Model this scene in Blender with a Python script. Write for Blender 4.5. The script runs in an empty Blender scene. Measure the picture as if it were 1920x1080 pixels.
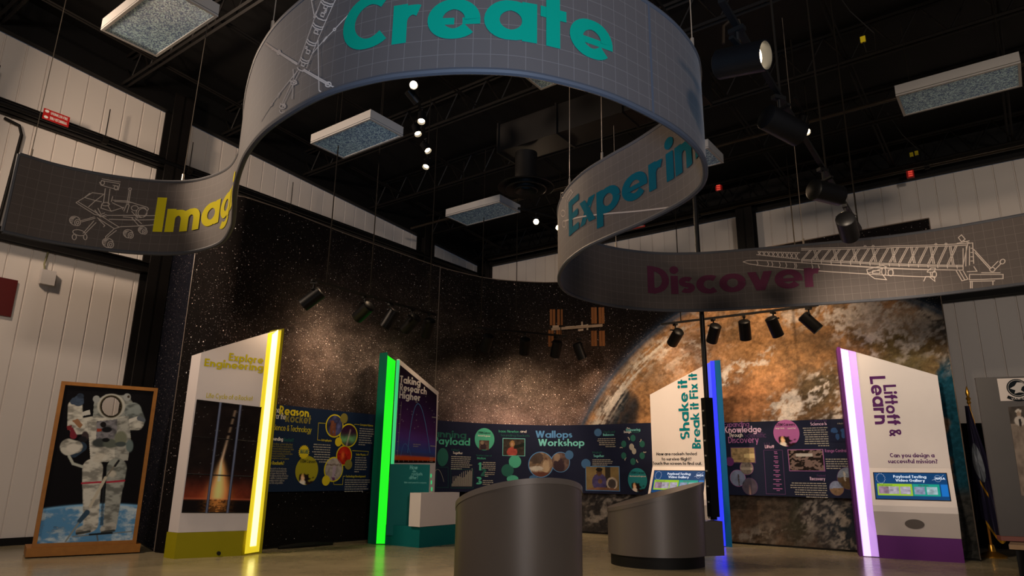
import bpy, math, random
import numpy as np
from mathutils import Vector, Matrix, Quaternion
random.seed(7)
RNG = np.random.default_rng(5)
C = bpy.context.scene.collection
SC = bpy.context.scene

# ------------------------------------------------------------------ camera, world, lights, exposure
F_PX, PITCH, ROLL, EYE = 1300.0, math.radians(15.0), math.radians(0.8), 1.05
_F = np.array([0, math.cos(PITCH), math.sin(PITCH)])
_U = np.array([0, -math.sin(PITCH), math.cos(PITCH)])
_X = np.array([1.0, 0, 0])
CR_ = _X * math.cos(ROLL) + _U * math.sin(ROLL)
CU_ = _U * math.cos(ROLL) - _X * math.sin(ROLL)
ORG = np.array([0, 0, EYE])
cam_d = bpy.data.cameras.new('camera')
cam_d.sensor_width = 36.0
cam_d.lens = F_PX / 1920 * 36
cam_d.clip_end = 200
cam = bpy.data.objects.new('camera', cam_d)
C.objects.link(cam)
M = Matrix(((CR_[0], CU_[0], -_F[0], 0), (CR_[1], CU_[1], -_F[1], 0), (CR_[2], CU_[2], -_F[2], EYE), (0, 0, 0, 1)))
cam.matrix_world = M
SC.camera = cam
SC.view_settings.view_transform = 'Standard'
SC.view_settings.look = 'None'
SC.view_settings.exposure = 0.0
SC.view_settings.gamma = 1.0
SC.view_settings.use_curve_mapping = False

wd = bpy.data.worlds.new('world')
SC.world = wd
wd.use_nodes = True
bg = wd.node_tree.nodes['Background']
bg.inputs[0].default_value = (0.55, 0.66, 0.9, 1)
bg.inputs[1].default_value = 0.045


def area(name, loc, target, size, size_y, power, col):
    l = bpy.data.lights.new(name, 'AREA')
    l.shape = 'RECTANGLE'
    l.size, l.size_y, l.energy, l.color = size, size_y, power, col
    o = bpy.data.objects.new(name, l)
    o.location = loc
    d = Vector(target) - Vector(loc)
    o.rotation_euler = d.to_track_quat('-Z', 'Y').to_euler()
    C.objects.link(o)
    return o


# assumed daylight behind the visitor, and unseen warm fills added for walls and ribbon
area('assumed_daylight', (3.0, -9.0, 3.0), (-1, 10, 4.0), 6.0, 3.0, 180, (0.80, 0.88, 1.0))  # assumed source, unseen; gives the cool fill on the walls
area('added_warm_fill', (-6.6, 6.6, 5.6), (6.5, 12.2, 3.8), 0.7, 0.5, 270, (1.0, 0.75, 0.55))  # added out of view to brighten the right wall and the Experiment section
area('added_warm_fill', (3.0, -6.2, 4.6), (-4.5, 10.0, 3.6), 1.2, 0.8, 440, (1.0, 0.80, 0.63))  # added behind the visitor to brighten the left wall and the Imagine section
_sp = bpy.data.lights.new('added_cool_fill', 'SPOT')  # cool fill added behind the visitor to turn the Create section bluish
_sp.energy, _sp.color, _sp.spot_size, _sp.spot_blend, _sp.shadow_soft_size = 1150, (0.36, 0.62, 1.0), math.radians(50), 1.0, 0.3
_so = bpy.data.objects.new('added_cool_fill', _sp)
_so.location = (0.3, -0.7, 0.9)
_so.rotation_euler = (Vector((0.1, 3.5, 3.95)) - Vector((0.3, -0.7, 0.9))).to_track_quat('-Z', 'Y').to_euler()
C.objects.link(_so)

AL = math.radians(53.3)
DL = np.array([math.cos(AL), math.sin(AL)])        # along the left wall, away from the viewer
DR = np.array([DL[1], -DL[0]])                     # along the right wall, towards the viewer
CORNER = np.array([-0.82, 18.36])


# ------------------------------------------------------------------ small geometry helpers
def ray(px, py):
    return _F + CR_ * (px - 960) / F_PX - CU_ * (py - 540) / F_PX


def at(px, py, z):
    d = ray(px, py)
    return ORG + d * (z - EYE) / d[2]


def proj(p):
    q = np.asarray(p, float) - ORG
    w = q @ _F
    return 960 + F_PX * (q @ CR_) / w, 540 - F_PX * (q @ CU_) / w


def zo(p, py):
    lo, hi = -3.0, 30.0
    for _ in range(50):
        m = (lo + hi) / 2
        if proj((p[0], p[1], m))[1] > py: lo = m
        else: hi = m
    return (lo + hi) / 2


def lin(r, g, b):
    return tuple(((c / 255) / 12.92 if c <= 10 else ((c / 255 + 0.055) / 1.055) ** 2.4) for c in (r, g, b))


def noise2(x, y, seed=0):
    """value noise on arrays"""
    xi = np.floor(x).astype(np.int64); yi = np.floor(y).astype(np.int64)
    xf = x - xi; yf = y - yi
    xf = xf * xf * (3 - 2 * xf); yf = yf * yf * (3 - 2 * yf)

    def hsh(a, b):
        h = (a * 374761393 + b * 668265263 + seed * 1442695041) & 0xFFFFFFFF
        h = ((h ^ (h >> 13)) * 1274126177) & 0xFFFFFFFF
        return ((h ^ (h >> 16)) & 0xFFFF) / 65535.0
    a = hsh(xi, yi); b = hsh(xi + 1, yi); c = hsh(xi, yi + 1); d = hsh(xi + 1, yi + 1)
    return (a * (1 - xf) + b * xf) * (1 - yf) + (c * (1 - xf) + d * xf) * yf


def fbm(x, y, seed=0, oct=5, gain=0.5):
    s = 0; a = 1; t = 0
    for i in range(oct):
        s = s + a * noise2(x * 2 ** i + 17.3 * i, y * 2 ** i - 9.1 * i, seed + i)
        t += a; a *= gain
    return s / t


def sstep(a, b, x):
    t = np.clip((x - a) / (b - a), 0, 1)
    return t * t * (3 - 2 * t)


# ------------------------------------------------------------------ materials
MATS = {}


def mat(name, col, rough=0.6, metal=0.0, spec=0.5, noise=0.0, nscale=8.0, emit=None, estr=0.0, bump=0.0):
    m = bpy.data.materials.new(name)
    m.use_nodes = True
    nt = m.node_tree
    b = nt.nodes['Principled BSDF']
    b.inputs['Base Color'].default_value = (*col, 1)
    b.inputs['Roughness'].default_value = rough
    b.inputs['Metallic'].default_value = metal
    b.inputs['Specular IOR Level'].default_value = spec
    if noise > 0 or bump > 0:
        tc = nt.nodes.new('ShaderNodeTexCoord')
        n = nt.nodes.new('ShaderNodeTexNoise')
        n.inputs['Scale'].default_value = nscale
        n.inputs['Detail'].default_value = 5
        nt.links.new(tc.outputs['Object'], n.inputs['Vector'])
        if noise > 0:
            mx = nt.nodes.new('ShaderNodeMix'); mx.data_type = 'RGBA'
            mx.inputs[6].default_value = (*[c * (1 - noise) for c in col], 1)
            mx.inputs[7].default_value = (*[min(1, c * (1 + noise)) for c in col], 1)
            nt.links.new(n.outputs['Fac'], mx.inputs[0])
            nt.links.new(mx.outputs[2], b.inputs['Base Color'])
        if bump > 0:
            bp = nt.nodes.new('ShaderNodeBump'); bp.inputs['Strength'].default_value = bump
            bp.inputs['Distance'].default_value = 0.02
            nt.links.new(n.outputs['Fac'], bp.inputs['Height'])
            nt.links.new(bp.outputs['Normal'], b.inputs['Normal'])
    if emit:
        b.inputs['Emission Color'].default_value = (*emit, 1)
        b.inputs['Emission Strength'].default_value = estr
    MATS[name] = m
    return m


def attr_mat(name, rough=0.5, spec=0.3, emit=0.0, fine=0.0):
    m = bpy.data.materials.new(name); m.use_nodes = True
    nt = m.node_tree; b = nt.nodes['Principled BSDF']
    a = nt.nodes.new('ShaderNodeAttribute'); a.attribute_name = 'Col'
    src = a.outputs['Color']
    if fine > 0:
        tc = nt.nodes.new('ShaderNodeTexCoord'); n = nt.nodes.new('ShaderNodeTexNoise')
        n.inputs['Scale'].default_value = 60; n.inputs['Detail'].default_value = 4
        nt.links.new(tc.outputs['Object'], n.inputs['Vector'])
        mr = nt.nodes.new('ShaderNodeMapRange'); mr.inputs[3].default_value = 1 - fine; mr.inputs[4].default_value = 1 + fine
        nt.links.new(n.outputs['Fac'], mr.inputs[0])
        vm = nt.nodes.new('ShaderNodeVectorMath'); vm.operation = 'SCALE'
        nt.links.new(src, vm.inputs[0]); nt.links.new(mr.outputs[0], vm.inputs['Scale'])
        src = vm.outputs[0]
    if emit > 0:
        b.inputs['Base Color'].default_value = (0, 0, 0, 1)
        nt.links.new(src, b.inputs['Emission Color']); b.inputs['Emission Strength'].default_value = emit
    else:
        nt.links.new(src, b.inputs['Base Color'])
    b.inputs['Roughness'].default_value = rough; b.inputs['Specular IOR Level'].default_value = spec
    return m


PRINT = attr_mat('printed_picture', 0.6, 0.08)
SCREEN = attr_mat('lit_screen', 0.4, 0.1, emit=0.95)
black = mat('black_paint', (0.0028, 0.0026, 0.0026), 0.6, spec=0.25, noise=0.3)
black_gloss = mat('black_metal', (0.0035, 0.0035, 0.004), 0.42, spec=0.22, noise=0.2)
rust = mat('dark_brown_steel', (0.0045, 0.0034, 0.0028), 0.6, spec=0.22, noise=0.35, nscale=3)
rod_m = mat('black_rod', (0.010, 0.008, 0.006), 0.8, spec=0.1)
pipe_m = mat('dark_pipe', (0.035, 0.026, 0.018), 0.3, metal=0.5, noise=0.3)
cable_m = mat('steel_cable', (0.30, 0.24, 0.18), 0.4, metal=0.4)
white_p = mat('white_laminate', (0.66, 0.61, 0.60), 0.45, noise=0.02)
housing_m = mat('white_enamel', (0.33, 0.32, 0.31), 0.5, noise=0.04)
olive = mat('olive_laminate', lin(150, 142, 12), 0.55, spec=0.12, noise=0.04)
teal = mat('teal_laminate', lin(10, 98, 100), 0.55, spec=0.12, noise=0.05)
tealg = mat('green_laminate', lin(0, 96, 76), 0.55, spec=0.12, noise=0.05)
blue_l = mat('blue_laminate', lin(10, 90, 130), 0.55, spec=0.12, noise=0.05)
purple_l = mat('purple_laminate', lin(90, 40, 108), 0.55, spec=0.12, noise=0.05)
counter_m = mat('brushed_grey_laminate', (0.122, 0.106, 0.098), 0.40, metal=0.3, noise=0.06, nscale=3)
counter_t = mat('grey_edge_band', (0.165, 0.147, 0.138), 0.4, metal=0.2, noise=0.04)
navy = mat('navy_board', lin(22, 36, 62), 0.55, spec=0.12, noise=0.06)
navy2 = mat('midnight_board', lin(24, 29, 52), 0.55, spec=0.12, noise=0.06)
grey_board = mat('charcoal_board', (0.055, 0.049, 0.046), 0.6, noise=0.08)
wood = mat('varnished_oak', lin(150, 98, 34), 0.5, spec=0.25, noise=0.25, nscale=14)
wood2 = mat('pale_wood', lin(150, 120, 88), 0.5, noise=0.25, nscale=14)
redsign = mat('red_sign', lin(170, 22, 20), 0.5, noise=0.05)
redglow = mat('red_exit_glow', lin(150, 20, 15), 0.5, emit=(1, 0.1, 0.06), estr=0.5)
yellow_tag = mat('yellow_tag', lin(210, 190, 20), 0.5)
t_white = mat('ink_white', lin(222, 218, 214), 0.9, spec=0.08)
t_olive = mat('ink_olive', lin(192, 180, 26), 0.9, spec=0.08)
t_yellow = mat('ink_yellow', lin(200, 182, 36), 0.9, spec=0.08)
t_dkolive = mat('ink_dark_olive', lin(120, 112, 52), 0.9, spec=0.08)
t_dkgreen = mat('ink_dim_green', lin(40, 92, 84), 0.9, spec=0.08)
t_teal = mat('ink_teal', lin(6, 110, 122), 0.9, spec=0.08)
t_green = mat('ink_green', lin(72, 160, 136), 0.9, spec=0.08)
t_blue = mat('ink_blue', lin(84, 136, 190), 0.9, spec=0.08)
t_aqua = mat('ink_aqua', lin(112, 190, 190), 0.9, spec=0.08)
t_purple = mat('ink_purple', lin(88, 44, 100), 0.9, spec=0.08)
t_violet = mat('ink_violet', lin(148, 96, 150), 0.9, spec=0.08)
t_dkviolet = mat('ink_dim_violet', lin(80, 58, 98), 0.9, spec=0.08)
t_pink = mat('ink_pink', lin(206, 176, 206), 0.9, spec=0.08)
t_black = mat('ink_black', lin(22, 26, 30), 0.9, spec=0.08)
t_body = mat('ink_body_text', lin(150, 146, 138), 0.9, spec=0.08)
t_create = mat('ink_bright_teal', (0.0, 0.205, 0.135), 0.9, spec=0.08)
t_imagine = mat('ink_lemon', (0.52, 0.45, 0.012), 0.9, spec=0.08)
t_experi = mat('ink_sea_blue', (0.0, 0.085, 0.125), 0.9, spec=0.08)
t_discover = mat('ink_plum', (0.078, 0.020, 0.043), 0.9, spec=0.08)
t_line = mat('ink_line_drawing', (0.44, 0.38, 0.34), 0.9, spec=0.08)
skin_d = mat('ink_mid_grey', lin(90, 90, 92), 0.9, spec=0.08)
skin_b = mat('ink_slate_blue', lin(62, 98, 140), 0.9, spec=0.08)
gold = mat('brass', lin(200, 150, 60), 0.3, metal=0.9)
goldcloth = mat('gold_fringe', lin(190, 140, 20), 0.7, noise=0.15, nscale=60)
flagcloth = mat('navy_flag_cloth', lin(28, 24, 58), 0.75, noise=0.15, nscale=20)
lens_m = mat('lit_lamp_glass', (1, 0.9, 0.75), 0.4, emit=(1.0, 0.80, 0.52), estr=14)
lens_dim = mat('lamp_glass', (0.3, 0.25, 0.18), 0.3, emit=(1.0, 0.74, 0.42), estr=1.2)
steel = mat('slider_rail', lin(62, 72, 98), 0.45, metal=0.2)
white_m = mat('white_plastic', (0.55, 0.52, 0.50), 0.5)
speaker_m = mat('speaker_mesh', lin(104, 98, 96), 0.6, noise=0.1, nscale=200)
led_y = mat('led_yellow', (1, 1, 1), 0.5, emit=(1.0, 0.86, 0.22), estr=2.6)
led_yf = mat('led_yellow_diffuser', lin(214, 190, 40), 0.5, emit=(1.0, 0.78, 0.03), estr=0.62)
led_g = mat('led_green', (0, 0, 0), 0.5, emit=(0.0, 1.0, 0.005), estr=0.92)
led_gf = mat('led_green_edge', (0, 0, 0), 0.5, emit=(0.05, 1.0, 0.30), estr=0.55)
led_b = mat('led_blue', (0, 0, 0), 0.5, emit=(0.02, 0.03, 1.0), estr=1.5)
led_bf = mat('led_blue_diffuser', lin(50, 60, 200), 0.5, emit=(0.07, 0.10, 1.0), estr=0.7)
led_p = mat('led_violet', (1, 1, 1), 0.5, emit=(0.72, 0.50, 1.0), estr=1.0)
led_pf = mat('led_violet_diffuser', lin(190, 150, 215), 0.5, emit=(0.50, 0.28, 0.82), estr=0.72)


def floor_material():
    m = bpy.data.materials.new('polished_concrete'); m.use_nodes = True
    nt = m.node_tree; b = nt.nodes['Principled BSDF']
    tc = nt.nodes.new('ShaderNodeTexCoord')
    n = nt.nodes.new('ShaderNodeTexNoise'); n.inputs['Scale'].default_value = 0.9; n.inputs['Detail'].default_value = 8
    n.inputs['Roughness'].default_value = 0.65
    nt.links.new(tc.outputs['Object'], n.inputs['Vector'])
    cr = nt.nodes.new('ShaderNodeValToRGB')
    cr.color_ramp.elements[0].position = 0.3; cr.color_ramp.elements[0].color = (*lin(132, 124, 100), 1)
    cr.color_ramp.elements[1].position = 0.7; cr.color_ramp.elements[1].color = (*lin(172, 160, 130), 1)
    nt.links.new(n.outputs['Fac'], cr.inputs[0]); nt.links.new(cr.outputs[0], b.inputs['Base Color'])
    n2 = nt.nodes.new('ShaderNodeTexNoise'); n2.inputs['Scale'].default_value = 5; n2.inputs['Detail'].default_value = 3
    nt.links.new(tc.outputs['Object'], n2.inputs['Vector'])
    mr = nt.nodes.new('ShaderNodeMapRange'); mr.inputs[3].default_value = 0.16; mr.inputs[4].default_value = 0.27
    nt.links.new(n2.outputs['Fac'], mr.inputs[0]); nt.links.new(mr.outputs[0], b.inputs['Roughness'])
    bp = nt.nodes.new('ShaderNodeBump'); bp.inputs['Strength'].default_value = 0.10; bp.inputs['Distance'].default_value = 0.01
    nt.links.new(n2.outputs['Fac'], bp.inputs['Height']); nt.links.new(bp.outputs['Normal'], b.inputs['Normal'])
    b.inputs['Specular IOR Level'].default_value = 0.5
    return m


def wall_material(name, col):
    """ribbed white metal siding; UV u runs along the wall in metres"""
    m = bpy.data.materials.new(name); m.use_nodes = True
    nt = m.node_tree; b = nt.nodes['Principled BSDF']
    tc = nt.nodes.new('ShaderNodeTexCoord')
    n = nt.nodes.new('ShaderNodeTexNoise'); n.inputs['Scale'].default_value = 0.8; n.inputs['Detail'].default_value = 4
    nt.links.new(tc.outputs['Object'], n.inputs['Vector'])
    mx = nt.nodes.new('ShaderNodeMix'); mx.data_type = 'RGBA'
    mx.inputs[6].default_value = (*[c * 0.88 for c in col], 1); mx.inputs[7].default_value = (*col, 1)
    nt.links.new(n.outputs['Fac'], mx.inputs[0]); nt.links.new(mx.outputs[2], b.inputs['Base Color'])
    b.inputs['Roughness'].default_value = 0.5; b.inputs['Specular IOR Level'].default_value = 0.3
    return m


def ribbon_material():
    m = bpy.data.materials.new('taupe_printed_fabric'); m.use_nodes = True
    nt = m.node_tree; b = nt.nodes['Principled BSDF']
    uv = nt.nodes.new('ShaderNodeUVMap'); sep = nt.nodes.new('ShaderNodeSeparateXYZ')
    nt.links.new(uv.outputs[0], sep.inputs[0])
    masks = []
    for ch in (0, 1):
        d = nt.nodes.new('ShaderNodeMath'); d.operation = 'DIVIDE'; d.inputs[1].default_value = 0.098
        nt.links.new(sep.outputs[ch], d.inputs[0])
        f = nt.nodes.new('ShaderNodeMath'); f.operation = 'FRACT'; nt.links.new(d.outputs[0], f.inputs[0])
        l = nt.nodes.new('ShaderNodeMath'); l.operation = 'LESS_THAN'; l.inputs[1].default_value = 0.035
        nt.links.new(f.outputs[0], l.inputs[0]); masks.append(l.outputs[0])
    mxm = nt.nodes.new('ShaderNodeMath'); mxm.operation = 'MAXIMUM'
    nt.links.new(masks[0], mxm.inputs[0]); nt.links.new(masks[1], mxm.inputs[1])
    mul = nt.nodes.new('ShaderNodeMath'); mul.operation = 'MULTIPLY'; mul.inputs[1].default_value = 0.5
    nt.links.new(mxm.outputs[0], mul.inputs[0])
    mx = nt.nodes.new('ShaderNodeMix'); mx.data_type = 'RGBA'
    mx.inputs[6].default_value = (0.066, 0.054, 0.050, 1); mx.inputs[7].default_value = (0.16, 0.14, 0.13, 1)
    nt.links.new(mul.outputs[0], mx.inputs[0]); nt.links.new(mx.outputs[2], b.inputs['Base Color'])
    b.inputs['Roughness'].default_value = 0.7; b.inputs['Specular IOR Level'].default_value = 0.25
    b.inputs['Sheen Weight'].default_value = 0.1
    return m


def prism_lens_material():
    m = bpy.data.materials.new('prismatic_lens'); m.use_nodes = True
    nt = m.node_tree; b = nt.nodes['Principled BSDF']
    tc = nt.nodes.new('ShaderNodeTexCoord')
    v = nt.nodes.new('ShaderNodeTexVoronoi'); v.inputs['Scale'].default_value = 80
    nt.links.new(tc.outputs['Object'], v.inputs['Vector'])
    sp = nt.nodes.new('ShaderNodeSeparateColor'); nt.links.new(v.outputs['Color'], sp.inputs[0])
    cr = nt.nodes.new('ShaderNodeValToRGB')
    cr.color_ramp.elements[0].position = 0.25; cr.color_ramp.elements[0].color = (0.10, 0.18, 0.36, 1)
    cr.color_ramp.elements[1].position = 0.95; cr.color_ramp.elements[1].color = (0.62, 0.92, 1.0, 1)  # dark and pale cells paint in the glitter of reflected bluish daylight
    nt.links.new(sp.outputs[0], cr.inputs[0]); nt.links.new(cr.outputs[0], b.inputs['Base Color'])
    bp = nt.nodes.new('ShaderNodeBump'); bp.inputs['Strength'].default_value = 0.9; bp.inputs['Distance'].default_value = 0.01
    nt.links.new(sp.outputs[1], bp.inputs['Height']); nt.links.new(bp.outputs['Normal'], b.inputs['Normal'])
    b.inputs['Roughness'].default_value = 0.25; b.inputs['Specular IOR Level'].default_value = 0.8
    return m


def mural_material():
    """printed sky: vertex colours hold the picture, alpha holds how thick the stars stand"""
    m = bpy.data.materials.new('printed_space_mural'); m.use_nodes = True
    nt = m.node_tree; b = nt.nodes['Principled BSDF']; L = nt.links
    a = nt.nodes.new('ShaderNodeAttribute'); a.attribute_name = 'Col'
    uv = nt.nodes.new('ShaderNodeUVMap')
    n = nt.nodes.new('ShaderNodeTexNoise'); n.inputs['Scale'].default_value = 16; n.inputs['Detail'].default_value = 6
    n.inputs['Roughness'].default_value = 0.7
    L.new(uv.outputs[0], n.inputs['Vector'])
    mr = nt.nodes.new('ShaderNodeMapRange'); mr.inputs[1].default_value = 0.25; mr.inputs[2].default_value = 0.75
    mr.inputs[3].default_value = 0.55; mr.inputs[4].default_value = 1.45
    L.new(n.outputs['Fac'], mr.inputs[0])
    vm = nt.nodes.new('ShaderNodeVectorMath'); vm.operation = 'SCALE'
    L.new(a.outputs['Color'], vm.inputs[0]); L.new(mr.outputs[0], vm.inputs['Scale'])
    prev = vm.outputs[0]
    for scale, rad, thr, gain in ((12, 0.10, 0.24, 1.0), (27, 0.16, 0.28, 0.62), (52, 0.22, 0.42, 0.30)):
        v = nt.nodes.new('ShaderNodeTexVoronoi'); v.voronoi_dimensions = '2D'; v.inputs['Scale'].default_value = scale
        L.new(uv.outputs[0], v.inputs['Vector'])
        sp = nt.nodes.new('ShaderNodeSeparateColor'); L.new(v.outputs['Color'], sp.inputs[0])
        # a cell carries a star when its random number is under the local density
        dn = nt.nodes.new('ShaderNodeMath'); dn.operation = 'MULTIPLY'; dn.inputs[1].default_value = thr * 2
        L.new(a.outputs['Alpha'], dn.inputs[0])
        has = nt.nodes.new('ShaderNodeMath'); has.operation = 'LESS_THAN'
        L.new(sp.outputs[0], has.inputs[0]); L.new(dn.outputs[0], has.inputs[1])
        r = nt.nodes.new('ShaderNodeMath'); r.operation = 'MULTIPLY'; r.inputs[1].default_value = rad
        L.new(sp.outputs[1], r.inputs[0])
        ln = nt.nodes.new('ShaderNodeMath'); ln.operation = 'LESS_THAN'
        L.new(v.outputs['Distance'], ln.inputs[0]); L.new(r.outputs[0], ln.inputs[1])
        mu = nt.nodes.new('ShaderNodeMath'); mu.operation = 'MULTIPLY'
        L.new(has.outputs[0], mu.inputs[0]); L.new(ln.outputs[0], mu.inputs[1])
        g = nt.nodes.new('ShaderNodeMath'); g.operation = 'MULTIPLY'; g.inputs[1].default_value = gain
        L.new(mu.outputs[0], g.inputs[0])
        tint = nt.nodes.new('ShaderNodeMix'); tint.data_type = 'RGBA'
        tint.inputs[6].default_value = (1, 0.72, 0.66, 1); tint.inputs[7].default_value = (0.95, 0.97, 1, 1)
        L.new(sp.outputs[2], tint.inputs[0])
        sc = nt.nodes.new('ShaderNodeVectorMath'); sc.operation = 'SCALE'
        L.new(tint.outputs[2], sc.inputs[0]); L.new(g.outputs[0], sc.inputs['Scale'])
        ad = nt.nodes.new('ShaderNodeVectorMath'); ad.operation = 'ADD'
        L.new(prev, ad.inputs[0]); L.new(sc.outputs[0], ad.inputs[1]); prev = ad.outputs[0]
    L.new(prev, b.inputs['Base Color'])
    b.inputs['Roughness'].default_value = 0.85; b.inputs['Specular IOR Level'].default_value = 0.05
    return m


# ------------------------------------------------------------------ object helpers
WLOC = {}


def tag(o, label=None, cat=None, group=None, kind=None):
    if label: o['label'] = label
    if cat: o['category'] = cat
    if group: o['group'] = group
    if kind: o['kind'] = kind
    return o


def thing(name, label, cat, loc=(0, 0, 0), group=None):
    o = bpy.data.objects.new(name, None)
    o.empty_display_size = 0.1
    o.location = loc
    C.objects.link(o)
    WLOC[o.name] = Vector(loc)
    return tag(o, label, cat, group)


class MB:
    def __init__(self):
        self.v = []; self.f = []; self.c = []; self.uv = None

    def add(self, verts, faces, col=None):
        n = len(self.v)
        self.v.extend([tuple(map(float, p)) for p in verts])
        self.f.extend([tuple(i + n for i in f) for f in faces])
        self.c.extend([col if col is not None else (0.5, 0.5, 0.5, 1)] * len(verts))

    def prism(self, plan, z0, z1):
        n = len(plan)
        a = sum(plan[i][0] * plan[(i + 1) % n][1] - plan[(i + 1) % n][0] * plan[i][1] for i in range(n))
        z0 = z0 if hasattr(z0, '__len__') else [z0] * n
        z1 = z1 if hasattr(z1, '__len__') else [z1] * n
        q = list(zip(plan, z0, z1))
        if a < 0: q = q[::-1]
        vs = [(p[0], p[1], b) for p, b, t in q] + [(p[0], p[1], t) for p, b, t in q]
        fs = [tuple(range(n))[::-1], tuple(range(n, 2 * n))] + [(i, (i + 1) % n, n + (i + 1) % n, n + i) for i in range(n)]
        self.add(vs, fs)

    def box(self, c, s, rot=0.0):
        x, y, z = c; a, b, h = s[0] / 2, s[1] / 2, s[2] / 2
        ca, sa = math.cos(rot), math.sin(rot)
        pl = [(x + ca * u - sa * v, y + sa * u + ca * v) for u, v in ((-a, -b), (a, -b), (a, b), (-a, b))]
        self.prism(pl, z - h, z + h)

    def tube(self, pts, r, n=8, caps=True):
        P = [Vector(p) for p in pts]
        m = len(P); rs = r if hasattr(r, '__len__') else [r] * m
        vs = []; fs = []
        prev = None
        for i, p in enumerate(P):
            t = (P[min(i + 1, m - 1)] - P[max(i - 1, 0)]).normalized()
            if prev is None:
                a = Vector((0, 0, 1)) if abs(t.z) < 0.9 else Vector((1, 0, 0))
                u = t.cross(a).normalized()
            else:
                u = (prev - t * prev.dot(t)).normalized()
            prev = u
            w = t.cross(u)
            for k in range(n):
                g = 2 * math.pi * k / n
                vs.append(p + (u * math.cos(g) + w * math.sin(g)) * rs[i])
        for i in range(m - 1):
            for k in range(n):
                fs.append((i * n + k, i * n + (k + 1) % n, (i + 1) * n + (k + 1) % n, (i + 1) * n + k))
        if caps:
            fs.append(tuple(range(n))[::-1]); fs.append(tuple(range((m - 1) * n, m * n)))
        self.add(vs, fs)

    def lathe(self, prof, c=(0, 0, 0), n=24):
        vs = []; fs = []
        for r, z in prof:
            for k in range(n):
                g = 2 * math.pi * k / n
                vs.append((c[0] + r * math.cos(g), c[1] + r * math.sin(g), c[2] + z))
        for i in range(len(prof) - 1):
            for k in range(n):
                fs.append((i * n + k, i * n + (k + 1) % n, (i + 1) * n + (k + 1) % n, (i + 1) * n + k))
        self.add(vs, fs)

    def build(self, name, material, parent=None, label=None, smooth=False):
        me = bpy.data.meshes.new(name)
        off = WLOC.get(parent.name, Vector((0, 0, 0))) if parent else Vector((0, 0, 0))
        v = np.array(self.v, np.float32).reshape(-1, 3) - np.array(off, np.float32)
        me.from_pydata([tuple(p) for p in v.tolist()], [], self.f)
        if any(len(c) for c in self.c) and material in (PRINT, SCREEN, MATS.get('mural')):
            ca = me.color_attributes.new('Col', 'FLOAT_COLOR', 'POINT')
            ca.data.foreach_set('color', np.array(self.c, np.float32).ravel())
        if self.uv is not None:
            ul = me.uv_layers.new(name='UVMap')
            li = np.empty(len(me.loops), np.int32); me.loops.foreach_get('vertex_index', li)
            ul.data.foreach_set('uv', np.array(self.uv, np.float32)[li].ravel())
        if smooth:
            me.polygons.foreach_set('use_smooth', [True] * len(me.polygons))
        me.materials.append(material)
        me.update()
        o = bpy.data.objects.new(name, me)
        C.objects.link(o)
        if parent:
            o.parent = parent
            WLOC[o.name] = off
        if label: o['label'] = label
        if smooth:
            md = o.modifiers.new('edge', 'EDGE_SPLIT'); md.split_angle = math.radians(40)
        return o


# ------------------------------------------------------------------ surfaces that carry print
def catmull(P, n=12):
    P = np.array(P, float)
    Q = np.vstack([2 * P[0] - P[1], P, 2 * P[-1] - P[-2]]); o = []
    for i in range(1, len(Q) - 2):
        a, b, c, d = Q[i - 1:i + 3]
        for t in np.arange(n) / n:
            o.append(.5 * ((2 * b) + (c - a) * t + (2 * a - 5 * b + 4 * c - d) * t * t + (3 * b - a - 3 * c + d) * t ** 3))
    o.append(P[-1])
    return np.array(o)


class PathSurf:
    """vertical surface over a plan path; the viewer is on the right of the path unless rev"""
    def __init__(self, pts, rev=False):
        self.D = np.array(pts, float); self.rev = rev
        self.S = np.r_[0, np.cumsum(np.hypot(*np.diff(self.D, axis=0).T))]
        self.len = self.S[-1]

    def plan(self, s):
        i = int(np.clip(np.searchsorted(self.S, s) - 1, 0, len(self.S) - 2))
        u = (s - self.S[i]) / (self.S[i + 1] - self.S[i])
        p = self.D[i] + (self.D[i + 1] - self.D[i]) * u
        j0, j1 = max(i - 1, 0), min(i + 2, len(self.D) - 1)
        t = self.D[j1] - self.D[j0] if len(self.D) > 2 else self.D[1] - self.D[0]
        t = t / np.hypot(*t)
        return p, np.array([t[1], -t[0]])

    def pt(self, u, z, off=0.0):
        p, n = self.plan(-u if self.rev else u)
        if self.rev: n = -n
        return (p[0] + n[0] * off, p[1] + n[1] * off, z)

    def uv(self, px, py, r=(-1e9, 1e9)):
        d3 = ray(px, py); d = d3[:2]; best = None
        for i in range(len(self.D) - 1):
            a, b = self.D[i], self.D[i + 1]
            den = d[0] * (b - a)[1] - d[1] * (b - a)[0]
            if abs(den) < 1e-9: continue
            u = (d[1] * a[0] - d[0] * a[1]) / den
            lo = -1e9 if i == 0 and len(self.D) == 2 else -1e-6
            hi = 1e9 if len(self.D) == 2 else 1 + 1e-6
            if lo <= u <= hi:
                q = a + u * (b - a); t = q @ d / (d @ d)
                if t <= 0: continue
                s = self.S[i] + u * (self.S[i + 1] - self.S[i])
                if self.rev: s = -s
                if r[0] <= s <= r[1] and (best is None or t < best[2]): best = (s, EYE + t * d3[2], t)
        return best[:2] if best else None

    def offset(self, d):
        return PathSurf([self.pt(s, 0, d)[:2] for s in self.S])


class PlaneSurf:
    def __init__(self, O, U, V):
        self.O = np.array(O, float); self.U = np.array(U, float); self.V = np.array(V, float)
        self.U /= np.linalg.norm(self.U); self.V /= np.linalg.norm(self.V)
        self.N = np.cross(self.U, self.V)

    def pt(self, u, v, off=0.0):
        return tuple(self.O + self.U * u + self.V * v + self.N * off)

    def uv(self, px, py, r=None):
        d = ray(px, py); t = ((self.O - ORG) @ self.N) / (d @ self.N)
        q = ORG + d * t - self.O
        return q @ self.U, q @ self.V


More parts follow.
